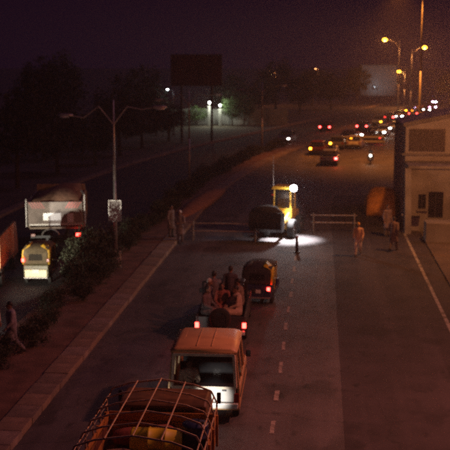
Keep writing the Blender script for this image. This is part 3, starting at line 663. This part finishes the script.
# ---- white tipper truck on the far carriageway
def tipper():
    e = empty('tipper_truck', (-12.75, 46.9, 0), R(11), 'white tipper truck with red and white striped tailgate corners', 'truck')
    for s in (-1, 1): MB().box((s * .42, 3.4, .95), (.12, 6.8, .25)).build('chassis_rail', dsteel_m, e)
    b = MB()
    b.box((0, 2.3, 1.55), (2.5, 4.6, .1))
    for s in (-1, 1): b.box((s * 1.26, 2.3, 2.2), (.08, 4.6, 1.25))
    b.box((0, 4.6, 2.35), (2.5, .08, 1.6)); body = b.build('tipper_body', M('tipper_paint', (.34, .27, .2), .6, dirt=.5), e, bevel=.01)
    for s in (-1, 1):
        for k in range(5): MB().box((s * 1.33, .3 + k * 1.0, 2.2), (.07, .1, 1.2)).build('rib', M('tipper_paint', (0, 0, 0)), e)
    tg = MB().box((0, -.05, 2.28), (2.62, .08, 1.12)).build('tailgate', M('tailgate_paint', (.34, .29, .26), .6, var=.2, scale=3, dirt=.5), e, bevel=.02)
    for s in (-1, 1):
        for k in range(5):
            x0 = s * (1.28 - k * .13); d = -s * .30
            MB().add([(x0, -.095, 2.83), (x0 - s * .065, -.095, 2.83), (x0 - s * .065 + d * -.0 - s * .22, -.095, 2.52), (x0 - s * .22, -.095, 2.52)], [(0, 1, 2, 3)]).build('hazard_stripe', M('red_reflective', (.55, .05, .04), .4), tg)
    MB().box((-.15, -.105, 2.12), (.85, .02, .36)).build('sign_plate', M('reflective_white', (.85, .85, .85), .25, var=.04), tg, bevel=.005)
    MB().box((.72, -.105, 2.05), (.3, .02, .46)).build('sign_plate', M('reflective_white', (0, 0, 0)), tg, bevel=.005)
    MB().box((0, -.1, 1.74), (2.5, .08, .1)).build('sill', white_m, e, bevel=.01)
    # heaped load
    rings = []
    for y, h in ((.05, .1), (.9, .45), (2.2, .7), (3.6, .5), (4.5, .1)):
        rings.append([(-1.2, y, 2.3)] + [(x, y, 2.78 + h * (.5 + .5 * math.sin((x + .6) * 1.3)) + rngs.uniform(-.06, .06)) for x in (-1.15, -.7, -.2, .3, .75, 1.1)] + [(1.2, y, 2.3)])
    MB().loft(rings).build('load', M('load_earth', (.20, .11, .07), .95, var=.4, bump=.9, bscale=12), e, True)
    MB().path([(1.4, .1, 1.6), (1.4, .1, 3.15), (1.25, .5, 3.3)], .05, 6).build('tailgate_post', steel_m, e)
    MB().path([(-1.4, .1, 1.6), (-1.4, .1, 2.95)], .05, 6).build('tailgate_post', steel_m, e)
    cab = MB().prism([(4.9, .75), (4.9, 2.75), (5.2, 2.85), (6.5, 2.8), (6.85, 1.7), (6.9, .75)], -1.2, 1.2).build('cab', brown_m, e, bevel=.06)
    MB().add([(-1.05, 6.87, 1.75), (1.05, 6.87, 1.75), (1.0, 6.56, 2.7), (-1.0, 6.56, 2.7)], [(0, 1, 2, 3)]).build('windscreen', glass_m, cab)
    for y in (1.0, 2.2, 5.9):
        for s in (-1, 1): wheel(e, s * (1.0 if y < 5 else 1.05), y, .5, .5 if y < 5 else .28)
    for s in (-1, 1):
        MB().box((s * 1.0, -.02, .62), (.55, .03, .55)).build('mud_flap', black_m, e)
        lens(e, (s * 1.08, -.08, 1.22), (.22, .06, .14), red_near if s > 0 else red_off)
    b = MB()
    for k in range(9):
        a0, a1 = R(10 + k * 18), R(28 + k * 18)
        b.tube((-.25 + math.cos(a0) * .42, -.06, 1.15 + math.sin(a0) * .36), (-.25 + math.cos(a1) * .42, -.06, 1.15 + math.sin(a1) * .36), .035, .035, 6)
    b.build('towing_loop', steel_m, e); MB().box((0, -.02, 1.13), (2.4, .08, .12)).build('rear_beam', dsteel_m, e)
    return e
tipper()

# ---- brown lorry cut by the left edge
def lorry():
    e = empty('lorry', (-14.32, 39.6, 0), R(9), 'brown boarded lorry cut off by the left edge', 'lorry')
    for s in (-1, 1): MB().box((s * .4, 2.8, .75), (.12, 5.6, .2)).build('chassis_rail', dsteel_m, e)
    MB().box((0, 2.0, .93), (2.2, 4.0, .12)).build('bed_floor', wood_m, e)
    for k in range(5):
        MB().box((0, 0, 1.13 + k * .26), (2.2, .05, .252)).build('rear_board', M('lorry_orange', (.40, .15, .05), .6, var=.25, scale=2, dirt=.3), e, bevel=.004)
        for s in (-1, 1): MB().box((s * 1.1, 2.0, 1.13 + k * .26), (.05, 4.0, .252)).build('side_board', MATS['lorry_orange'], e, bevel=.004)
    for x in (-.75, .0, .75): MB().box((x, -.05, 1.65), (.08, .05, 1.3)).build('board_post', M('post_paint', (.35, .16, .07), .6), e, bevel=.01)
    MB().box((0, 2.0, 2.36), (2.26, 4.06, .08)).build('cover', canvas_m, e, bevel=.02)
    cab = MB().prism([(4.1, .6), (4.1, 2.2), (5.2, 2.2), (5.6, 1.4), (5.65, .6)], -1.05, 1.05).build('cab', brown_m, e, bevel=.06)
    MB().add([(-.9, 5.58, 1.45), (.9, 5.58, 1.45), (.85, 5.25, 2.12), (-.85, 5.25, 2.12)], [(0, 1, 2, 3)]).build('windscreen', glass_m, cab)
    for y in (1.1, 4.9):
        for s in (-1, 1): wheel(e, s * .9, y, .42, .28)
    for s in (-1, 1): lens(e, (s * .9, -.05, .82), (.2, .06, .13), red_off)
    MB().box((0, -.06, .6), (2.1, .1, .12)).build('rear_bumper', dsteel_m, e)
lorry()

# ---- yellow loader with work lamp
def loader():
    a = R(-12)
    e = empty('wheel_loader', (-2.0, 54.9, 0), a, 'yellow wheel loader with dark bucket and glaring work lamp', 'loader')
    # local: bucket towards -y
    MB().prism([(-1.0, .55), (-1.0, 1.05), (-.2, 1.15), (1.6, 1.3), (1.75, .6), (1.5, .45), (-.8, .45)], -.5, .5).build('chassis', yellow_m, e, bevel=.05)
    for y in (-.75, .95):
        for s in (-1, 1): wheel(e, s * .68, y, .52, .34)
    cab = MB()
    for x in (-.48, .48):
        for y, y2 in ((-.35, -.3), (.7, .65)): cab.tube((x, y, 1.1), (x * .95, y2, 2.62), .055, .055, 6)
    cab.box((0, .17, 1.3), (1.06, 1.15, .5)); cab.box((0, .68, 1.9), (.9, .06, 1.3)); cab = cab.build('cab', yellow_m, e, bevel=.01)
    MB().loft([[(-.6, -.5, 2.6), (.6, -.5, 2.6), (.6, .8, 2.6), (-.6, .8, 2.6)], [(-.52, -.4, 2.76), (.52, -.4, 2.76), (.52, .7, 2.76), (-.52, .7, 2.76)]]).build('roof', yellow_m, cab, bevel=.03)
    MB().add([(-.45, -.345, 1.35), (.45, -.345, 1.35), (.43, -.3, 2.6), (-.43, -.3, 2.6)], [(0, 1, 2, 3)]).build('windscreen', glass_m, cab)
    for s in (-1, 1): MB().add([(s * .48, -.35, 1.35), (s * .48, .7, 1.35), (s * .46, .65, 2.6), (s * .46, -.3, 2.6)], [(0, 1, 2, 3)]).build('side_window', glass_m, cab)
    for s in (-1, 1):
        MB().prism([(-.1, 1.45), (.1, 1.35), (-1.0, .95), (-1.75, .85), (-1.85, 1.0), (-1.1, 1.15)], s * .4 - .06, s * .4 + .06).build('lift_arm', yellow_m, e, bevel=.01)
        MB().tube((s * .4, -.6, .75), (s * .4, -1.5, 1.0), .05, .035, 8).build('ram', steel_m, e)
    # bucket: curved shell with side cheeks, tipped back, hollow side up
    prof = [(-2.62, 1.62), (-2.72, 1.1), (-2.62, .72), (-2.3, .52), (-1.95, .55), (-1.78, .9), (-1.78, 1.5), (-1.86, 1.52), (-1.86, .95), (-2.0, .64), (-2.28, .62), (-2.54, .78), (-2.63, 1.1), (-2.55, 1.62)]
    bk = MB().prism(prof, -1.22, .52).build('bucket', M('bucket_steel', (.03, .028, .03), .6, .4, var=.3, dirt=.4), e)
    for s in (-1, 1): MB().prism([(-2.58, 1.6), (-2.7, 1.1), (-2.6, .74), (-2.3, .54), (-1.97, .57), (-1.8, .9), (-1.8, 1.5)], s * .86 - .37, s * .86 - .33).build('bucket_cheek', MATS['bucket_steel'], bk)
    rings = []
    for t, r in ((-.85, .15), (-.55, .42), (0, .5), (.5, .4), (.85, .12)):
        rings.append([(t - .35, -2.22 + r * math.cos(2 * math.pi * k / 12) * .85, 1.55 + r * (.9 + rngs.uniform(-.1, .1)) * math.sin(2 * math.pi * k / 12)) for k in range(12)])
    MB().loft(rings).build('spoil', M('dark_spoil', (.035, .03, .028), .95, bump=1, bscale=10), e, True)
    MB().tube((-.35, 1.1, 1.25), (-.35, 1.1, 2.3), .05, .05, 10).build('exhaust', dsteel_m, e)
    MB().tube((-.5, -.35, 2.7), (-.52, -.36, 4.45), .022, .012, 6).build('aerial', steel_m, cab)
    MB().box((.72, -.54, 2.72), (.36, .16, .34)).build('lamp_housing', dsteel_m, cab, bevel=.02)
    MB().path([(.48, -.3, 2.66), (.72, -.5, 2.70)], .03, 6).build('lamp_bracket', dsteel_m, cab)
    MB().ball((.72, -.66, 2.72), (.19, .07, .18), 14, 8).build('work_lamp', work_on, cab, True)
    spot('work_beam', e, (.74, -.80, 2.70), (.72, -1.2, 0), 4800, (1, .95, .97), R(76), .1, .9)
    MB().box((-.5, -.56, 2.3), (.14, .1, .1)).build('side_lamp', red_off, cab, bevel=.02)
    return e
loader()

# ---- barricades
def barricade(x0, x1, y, label, h=.95, rz=0, th=1.0, mat=None, group='police barricades across the road'):
    e = empty('barricade', ((x0 + x1) / 2, y, 0), rz, label, 'barricade', group); w = (x1 - x0) / 2
    for z, t in ((h, .055 * th), (h * .56, .06 * th)):
        MB().box((0, 0, z), (2 * w, .05, t)).build('rail', mat or M('barrier_paint', (.36, .29, .26), .7, var=.3, scale=4, dirt=.3), e, bevel=.01)
    for s in (-1, 1):
        xx = s * (w - .15)
        MB().path([(xx, -.32, .02), (xx, -.03, h + .12)], .035, 8).path([(xx, .32, .02), (xx, .03, h + .12)], .035, 8).path([(xx, -.2, .42), (xx, .2, .42)], .025, 6).build('leg', M('leg_paint', (.2, .17, .15), .7), e)
    return e
barricade(-6.9, -3.25, 52.7, 'pale two-rail barricade left of the yellow loader', rz=R(1))
barricade(-.5, 2.1, 56.2, 'pale two-rail barricade right of the yellow loader', rz=R(2))
barricade(1.6, 7.2, 114, 'distant long barricade across the road among the far cars', 1.15, th=4.0, mat=white_m)
e = empty('bollard', (-1.12, 49.7, .0), 0, 'short dark bollard in the white pool of light', 'bollard')
MB().tube((0, 0, .05), (0, 0, .78), .085, .07, 12).build('post', M('bollard_paint', (.04, .03, .03), .6), e, True); MB().ball((0, 0, .8), (.085, .085, .07), 12, 6).build('cap', M('bollard_red', (.3, .05, .04), .5), e, True); MB().tube((0, 0, 0), (0, 0, .06), .17, .15, 14).build('foot', black_m, e)

e = empty('lit_earth_mound', (-7.95, 66.5, .1), R(-3), 'long low earth mound coloured orange for the lit patch on the median edge', 'soil heap')  # added mound, its orange stands for the lit patch of median earth
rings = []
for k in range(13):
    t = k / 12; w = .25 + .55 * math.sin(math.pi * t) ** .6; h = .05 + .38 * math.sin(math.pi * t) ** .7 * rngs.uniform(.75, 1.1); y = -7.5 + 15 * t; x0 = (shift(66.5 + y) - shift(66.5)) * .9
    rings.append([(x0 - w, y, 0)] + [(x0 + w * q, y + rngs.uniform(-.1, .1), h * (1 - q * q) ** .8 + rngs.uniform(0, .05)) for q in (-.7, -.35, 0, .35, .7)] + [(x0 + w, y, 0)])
MB().loft(rings).build('mound', M('lit_earth_orange', (.36, .16, .07), .95, var=.3, scale=3, bump=.8, bscale=14), e, True)
# ---- people on foot
person('man in orange vest and pale trousers walking on the right lanes', (1.92, 49.2, .004), R(-8), 'walk', (.72, .46, .28), (.75, .68, .58), long_shirt=False, cap=(.85, .42, .08), s=.95)
person('man in grey standing beside the covered car', (3.72, 54.9, .004), R(30), 'stand', (.20, .15, .16), (.16, .13, .13))
person('dark figure walking next to the white edge line', (3.75, 50.6, .004), R(160), 'walk', (.16, .11, .10), (.10, .08, .08))
person('man with white cap on the median beside the barricade', (-7.35, 51.8, .0), R(-20), 'hands_front', (.20, .15, .15), (.14, .11, .12), cap=(.7, .66, .66))
person('second man behind the white-capped one on the median', (-7.95, 52.6, .16), R(60), 'stand', (.18, .13, .12), (.12, .10, .10))
person('person in pale clothes cut by the left edge of the picture', (-10.85, 31.6, .0), R(40), 'stand', (.7, .6, .52), (.6, .5, .45))
person('grey-clothed man walking on the near end of the median', (-9.85, 30.6, .13), R(-60), 'walk', (.28, .26, .29), (.2, .19, .2))
person('far man in white clothes standing among distant cars', (1.45, 97.5, 0), R(10), 'stand', (.8, .76, .72), (.8, .76, .72))

# ---- following car (its headlamps light the rickshaw and the tipper) and the far traffic
base = hatchback(white_m)
base.location = (-12.85, 29.2, 0); tag(base, 'small white hatchback behind the lit rickshaw', 'car', 'cars')
lit(base, 'headlight', head_on)
spot('headlight_beam', base, (.58, 3.82, .66), (.80, 14, 1.75), 4200, (1, .90, .70), R(30), .07)
spot('headlight_beam', base, (-.58, 3.82, .66), (.10, 17.7, 2.35), 4600, (1, .92, .80), R(9.5), .07, .7)
paints = [M('silver_paint', (.4, .4, .42), .3, .5), M('maroon_paint', (.14, .03, .03), .3), M('grey_paint', (.16, .16, .17), .3), white_m, M('blue_paint', (.05, .07, .14), .3)]
FAR = [  # x, y, heading, paint, lamps, label
 (0.75, 92.5, 4, 0, 'tail1', 'silver hatchback with one red tail lamp, beyond the loader'),
 (-0.4, 103, 6, 1, 'amber', 'maroon hatchback with amber lamp beyond the silver one'),
 (3.6, 111, 8, 3, 'none', 'white hatchback without lights by the distant barricade'),
 (3.6, 122.5, 190, 2, 'amberf', 'grey hatchback with amber front lamp behind the distant barricade'),
 (8.3, 133, 193, 3, 'head', 'oncoming white hatchback with bright headlamps under the lamp posts'),
 (10.7, 141, 193, 0, 'head', 'oncoming silver hatchback with bright headlamps right of the white one'),
 (9.2, 156, 193, 2, 'amberf', 'oncoming grey car with one big orange lamp'),
 (13.6, 172, 193, 4, 'head', 'oncoming blue car with headlamps between the lamp posts'),
 (18.4, 184, 193, 1, 'ambert', 'maroon car with orange lamps just above the building roof'),
 (22.9, 207, 193, 3, 'police', 'patrol car with blue and pink flashing beacons, farthest right'),
 (0.5, 138, 10, 1, 'tail', 'dark red car with two red tail lamps on far carriageway'),
 (6.4, 128, 193, 1, 'head', 'oncoming maroon car with headlamps nearest the lamp posts'),
 (12.3, 150, 193, 2, 'head', 'oncoming grey car with headlamps behind the silver one'),
 (10.9, 164, 14, 4, 'tail', 'blue car driving away with red tail lamps in the far queue'),
 (15.8, 176, 14, 0, 'tail', 'silver car driving away with red tail lamps above the building edge'),
 (17.0, 192, 193, 3, 'ambert', 'white car with two amber lamps far down the road'),
 (20.6, 196, 193, 0, 'head', 'oncoming silver car with headlamps beside the patrol car'),
 (6.3, 119.5, 8, 4, 'tail1', 'blue car with one red tail lamp at the distant barricade'),
 (1.7, 110, 6, 2, 'amber', 'grey car with amber tail lamp left of the distant barricade'),
 (5.6, 140, 10, 4, 'tail', 'blue car with red tail lamps left of the oncoming queue'),
 (-3.7, 121, 190, 2, 'head1', 'dark car with one weak headlamp on the far carriageway'),
]
for x, y, h, pi, lm, label in FAR:
    c = dup(base); c.location = (x, y, 0); c.rotation_euler.z = R(-h + (0 if h < 90 else 0)); c['label'] = label; c['group'] = 'distant cars'
    for o in list(c.children):
        if o.type == 'LIGHT': bpy.data.objects.remove(o)
    recolor(c, white_m, paints[pi]); lit(c, 'headlight', clear_m); lit(c, 'tail_light', red_off)
    hl = [o for o in c.children if o.name.startswith('headlight')]; tls = [o for o in c.children if o.name.startswith('tail_light')]
    def on(o, m): o.material_slots[0].link = 'OBJECT'; o.material_slots[0].material = m
    if lm == 'tail': [on(o, red_on) for o in tls]
    if lm == 'tail1': on(tls[1], red_on)
    if lm == 'amber': on(tls[0], amber_on)
    if lm == 'amberf': on(hl[0], amber_on)
    if lm == 'ambert': [on(o, amber_on) for o in hl]
    if lm == 'head': [on(o, head_on) for o in hl]
    if lm == 'head1': on(hl[0], EM('weak_head', (1, .8, .7), 25))
    if lm == 'police':
        [on(o, pink_on) for o in hl]
        br = MB().box((0, 1.2, 1.5), (1.0, .2, .06)).build('light_bar', black_m, c)
        MB().box((-.28, 1.2, 1.58), (.4, .2, .12)).build('beacon', blue_on, br, bevel=.02); MB().box((.28, 1.2, 1.58), (.4, .2, .12)).build('beacon', pink_on, br, bevel=.02)
e = empty('covered_car', (3.78, 62.2, 0), R(-5), 'car under a rounded orange tarpaulin beside the concrete building', 'car'); e.scale = (1.08, 1, 1)
rings = []
for k in range(15):
    t = k / 14; y = 3.9 * t
    h = .10 + 1.5 * min(1, (math.sin(math.pi * min(1, max(0, t * .94 + .06))) ** .55)) * (1 if t < .6 else 1 - (t - .6) * .7); w = .62 + .36 * math.sin(math.pi * min(1, t * .9 + .08)) ** .5
    ring = [(-w, y, .02)]
    for q in range(1, 16):
        a = math.pi * q / 16; cx = -math.cos(a); cz = math.sin(a)
        ring.append((math.copysign(abs(cx) ** .6, cx) * w * (1 + rngs.uniform(-.015, .015)), y + rngs.uniform(-.03, .03), max(.03, h * cz ** .62 * (1 + rngs.uniform(-.02, .02)))))
    ring.append((w, y, .02)); rings.append(ring)
MB().loft(rings).build('tarpaulin', M('orange_tarpaulin', (.75, .34, .06), .7, var=.25, scale=3, bump=.8, bscale=6), e, True)
for y in (.9, 2.6): MB().path([(-1.0, y, .05), (-.97, y, .9), (-.6, y, 1.52), (0, y, 1.60), (.6, y, 1.52), (.97, y, .9), (1.0, y, .05)], .012, 5).build('rope', sk, e)
for y in (.75, 3.1):
    for s_ in (-1, 1): wheel(e, s_ * .74, y, .27, .17)

# ---- motorcycle with rider, far
e = empty('motorcycle', (4.7, 95, 0), R(-4), 'distant motorcycle with its headlamp on', 'motorcycle')
for y in (-.62, .62):
    t = MB(); rings = []
    for px, pr in ((-.04, .24), (-.04, .28), (0, .30), (.04, .28), (.04, .24), (-.04, .24)): rings.append([(px, y + math.cos(2 * math.pi * k / 18) * pr, .3 + math.sin(2 * math.pi * k / 18) * pr) for k in range(18)])
    w = t.loft(rings, False).build('wheel', tyre_m, e, True); MB().tube((-.03, y, .3), (.03, y, .3), .06, .06, 8).box((0, y, .3), (.01, .5, .02)).box((0, y, .3), (.01, .02, .5)).build('rim', rim_m, w)
MB().path([(0, .62, .3), (0, .1, .42), (0, -.35, .55), (0, -.45, .85)], .03, 6).build('frame', dsteel_m, e); MB().path([(.07, -.62, .3), (.06, -.42, .9)], .02, 6).path([(-.07, -.62, .3), (-.06, -.42, .9)], .02, 6).build('fork', steel_m, e)
MB().ball((0, -.12, .74), (.13, .28, .12), 12, 8).build('tank', MATS['maroon_paint'], e, True); MB().box((0, .38, .76), (.22, .6, .09)).build('seat', black_m, e, bevel=.03); MB().box((0, .02, .42), (.24, .3, .26)).build('engine', rim_m, e, bevel=.03)
MB().path([(-.33, -.3, 1.02), (0, -.42, .95), (.33, -.3, 1.02)], .014, 6).build('handlebar', steel_m, e); MB().ball((0, -.52, .84), (.09, .06, .09), 12, 8).build('headlight', EM('bike_lamp', (1, .75, .5), 60), e, True)
person('rider of the distant motorcycle', (4.72, 95.25, .3), R(-4), 'ride', (.1, .08, .08), (.08, .07, .07))

# ------------------------------------------------------------------ buildings and far structures
# roadside concrete building at the right: taller block with sloping parapet, lower annexe in front
e = empty('roadside_building', (5.0, 60, 0), 0, 'grey concrete building with dark windows at the right', 'building')
b = MB(); b.add([(0, 0, -.1), (9, 0, -.1), (9, 9, -.1), (0, 9, -.1), (0, 0, 5.75), (9, 0, 7.6), (9, 9, 7.6), (0, 9, 5.75)], [(3, 2, 1, 0), (4, 5, 6, 7), (0, 1, 5, 4), (1, 2, 6, 5), (2, 3, 7, 6), (3, 0, 4, 7)])
b.build('wall', wall2_m, e)
b = MB(); b.add([(-.15, -.15, 5.72), (9.1, -.15, 7.62), (9.1, .25, 7.62), (-.15, .25, 5.72), (-.15, -.15, 5.95), (9.1, -.15, 7.85), (9.1, .25, 7.85), (-.15, .25, 5.95)], [(3, 2, 1, 0), (4, 5, 6, 7), (0, 1, 5, 4), (1, 2, 6, 5), (2, 3, 7, 6), (3, 0, 4, 7)]); b.build('parapet', conc_m, e)
MB().box((4.4, -.05, 4.1), (9.2, .14, .12)).build('string_course', conc_m, e, bevel=.01)
sh = MB().box((1.25, -.03, 4.95), (2.1, .1, 1.3)).build('dim_panel', M('dim_panel_paint', (.085, .07, .07), .7), e)  # added dark panel that stands for the dim left of the upper wall
for k in range(9): MB().box((1.25, -.09, 4.36 + k * .145), (2.06, .03, .12)).build('slat', MATS['dim_panel_paint'], sh)
# annexe
b = MB(); X0, X1, YF, H = .1, 6.5, -3.0, 3.55
wins = [(.55, .98, 1.25, 2.1), (1.12, 1.95, .75, 2.25), (2.6, 3.4, .9, 2.2)]
xs = sorted({X0, X1} | {w[0] for w in wins} | {w[1] for w in wins})
for xa, xb in zip(xs[:-1], xs[1:]):
    w = [q for q in wins if q[0] == xa and q[1] == xb]
    segs = [(-.1, H)] if not w else [(-.1, w[0][2]), (w[0][3], H)]
    for za, zb in segs: b.box(((xa + xb) / 2, YF + .1, (za + zb) / 2), (xb - xa, .2, zb - za))
b.box((X0 + .1, YF / 2 + .1, 1.725), (.2, -YF - .2, H + .1)); b.box((X1 - .1, YF / 2 + .1, 1.725), (.2, -YF - .2, H + .1))
b.build('annexe_wall', conc_m, e)
MB().box(((X0 + X1) / 2, YF / 2 - .05, H + .08), (X1 - X0 + .3, -YF + .1, .16)).build('annexe_roof', conc_m, e, bevel=.02)
for w in wins:
    wo = MB().add([(w[0], YF + .14, w[2]), (w[1], YF + .14, w[2]), (w[1], YF + .14, w[3]), (w[0], YF + .14, w[3])], [(0, 1, 2, 3)]).build('window', GLASS('window_glass', (.015, .015, .018), .85), e)
    f = MB(); cx = (w[0] + w[1]) / 2; f.box((cx, YF + .12, (w[2] + w[3]) / 2), (.04, .04, w[3] - w[2])); f.box((cx, YF + .12, w[2] + .03), (w[1] - w[0], .045, .06)); f.box((cx, YF + .12, w[3] - .03), (w[1] - w[0], .045, .06)); f.build('frame', dsteel_m, wo)
    MB().box((cx, YF - .05, w[2] - .05), (w[1] - w[0] + .16, .2, .08)).build('sill', conc_m, wo)
MB().box((.15, YF - .35, 1.0), (1.1, .6, .1)).build('ledge', conc_m, e, bevel=.01)
b = MB(); b.prism([(-3.1, -.1), (-3.1, 3.6), (-3.35, 3.4), (-3.75, 2.0), (-4.05, .9), (-4.2, -.1)], -.25, .1); b.build('buttress', conc_m, e, bevel=.02)
MB().box((2.2, -6.6, .52), (3.2, 1.2, 1.2)).build('platform', conc_m, e, bevel=.02)

# far pale building
e = empty('far_building', (16.2, 292, 0), 0, 'pale distant building behind the lamp posts', 'building')
MB().box((0, 5, 4.1), (10.2, 10, 8.9)).build('wall', white_m, e); MB().box((0, 5, 8.7), (10.6, 10.4, .3)).build('roof', conc_m, e)
for i in range(2):
    for j in range(1):
        MB().box((-3.9 + i * 2.6, -.02, 2.4 + j * 3.2), (1.2, .08, 1.4)).build('window', glass_m, e)
e = empty('flood_lamp', (15.5, 284, 0), 0, 'cold white flood lamp lighting the pale distant building', 'flood lamp')
MB().tube((0, 0, 0), (0, 0, 2.2), .06, .05, 8).build('post', steel_m, e); MB().box((0, .05, 2.3), (.5, .2, .35)).build('housing', dsteel_m, e, bevel=.02); MB().box((0, .16, 2.3), (.42, .02, .28)).build('lens', EM('flood_on', (.8, .9, 1), 10), e)
spot('bulb', e, (0, .3, 2.3), (.8, 8, 6.0), 200, (.8, .9, 1.0), R(120), .05, .8)
# billboard
e = empty('billboard', (-14.8, 119, 0), R(4), 'unlit reddish billboard standing above the dark trees', 'billboard')
MB().box((0, 0, 8.55), (5.9, .12, 3.5)).build('panel', M('billboard_print', (.12, .055, .055), .7, var=.6, scale=.8), e)
b = MB(); b.box((0, 0, 10.36), (6.1, .2, .1)); b.box((0, 0, 6.74), (6.1, .2, .1)); b.box((-3, 0, 8.55), (.1, .2, 3.5)); b.box((3, 0, 8.55), (.1, .2, 3.5)); b.build('frame', dsteel_m, e)
for x in (-1.8, 1.8): MB().tube((x, .2, 0), (x, .2, 8.5), .14, .12, 8).build('post', dsteel_m, e)
# lit compound gate with white lamps and green trees
for k, (x, z) in enumerate(((-16.7, 3.5), (-15.1, 3.1))):
    e = empty('gate_pillar', (x, 150, 0), 0, ('left' if k == 0 else 'right') + ' white gate pillar with a lit globe lamp', 'pillar', 'gate pillars')
    MB().box((0, 0, z / 2 - .35), (.4, .4, z - .7)).build('shaft', wall2_m, e, bevel=.03); MB().box((0, 0, z - .64), (.55, .55, .14)).build('cap', wall2_m, e, bevel=.02)
    MB().tube((0, 0, z - .6), (0, 0, z - .2), .05, .05, 8).build('stem', steel_m, e)
    MB().ball((0, 0, z + .0), .17, 14, 8).build('globe', EM('globe_lamp_%d' % k, (.95, 1, .9), 26 - 12 * k), e, True)
    point('bulb', e, (0, -.9, z + .1), 420 - 150 * k, (.9, 1, .75), .2)
for k, (x, y, s) in enumerate([(-13.3, 150.5, .62), (-11.6, 151.5, .6), (-18.8, 151, .55)]):
    tree(k, x, y, s, ('small tree lit green right of the gate lamps', 'fresh green tree at the edge of the gate light', 'small tree left of the gate lamps')[k], 'trees by the lit gate', leaf2_m)
e = empty('compound_wall', (-14, 153.5, 0), 0, 'low pale wall behind the lit gate trees', 'wall')
for k in range(6): MB().box((-7.5 + 3 * k, 0, 1.2), (2.9, .2, 2.4)).build('panel', wall2_m, e); MB().box((-9 + 3 * k, 0, 1.3), (.3, .32, 2.6)).build('pier', conc_m, e)

# ------------------------------------------------------------------ night air
b = MB().box((0, 140, 7.7), (260, 400, 17.6)); hz = b.build('haze', asphalt_m); hz['kind'] = 'stuff'
hm = bpy.data.materials.new('night_haze'); hm.use_nodes = True; n = hm.node_tree.nodes; n.remove(n['Principled BSDF'])
pv_ = n.new('ShaderNodeVolumePrincipled'); pv_.inputs['Color'].default_value = (.9, .85, .85, 1); pv_.inputs['Density'].default_value = 0.0010; pv_.inputs['Anisotropy'].default_value = 0.45
hm.node_tree.links.new(pv_.outputs[0], n['Material Output'].inputs['Volume'])
hz.data.materials.clear(); hz.data.materials.append(hm); hz['label'] = 'thin night haze over the road'
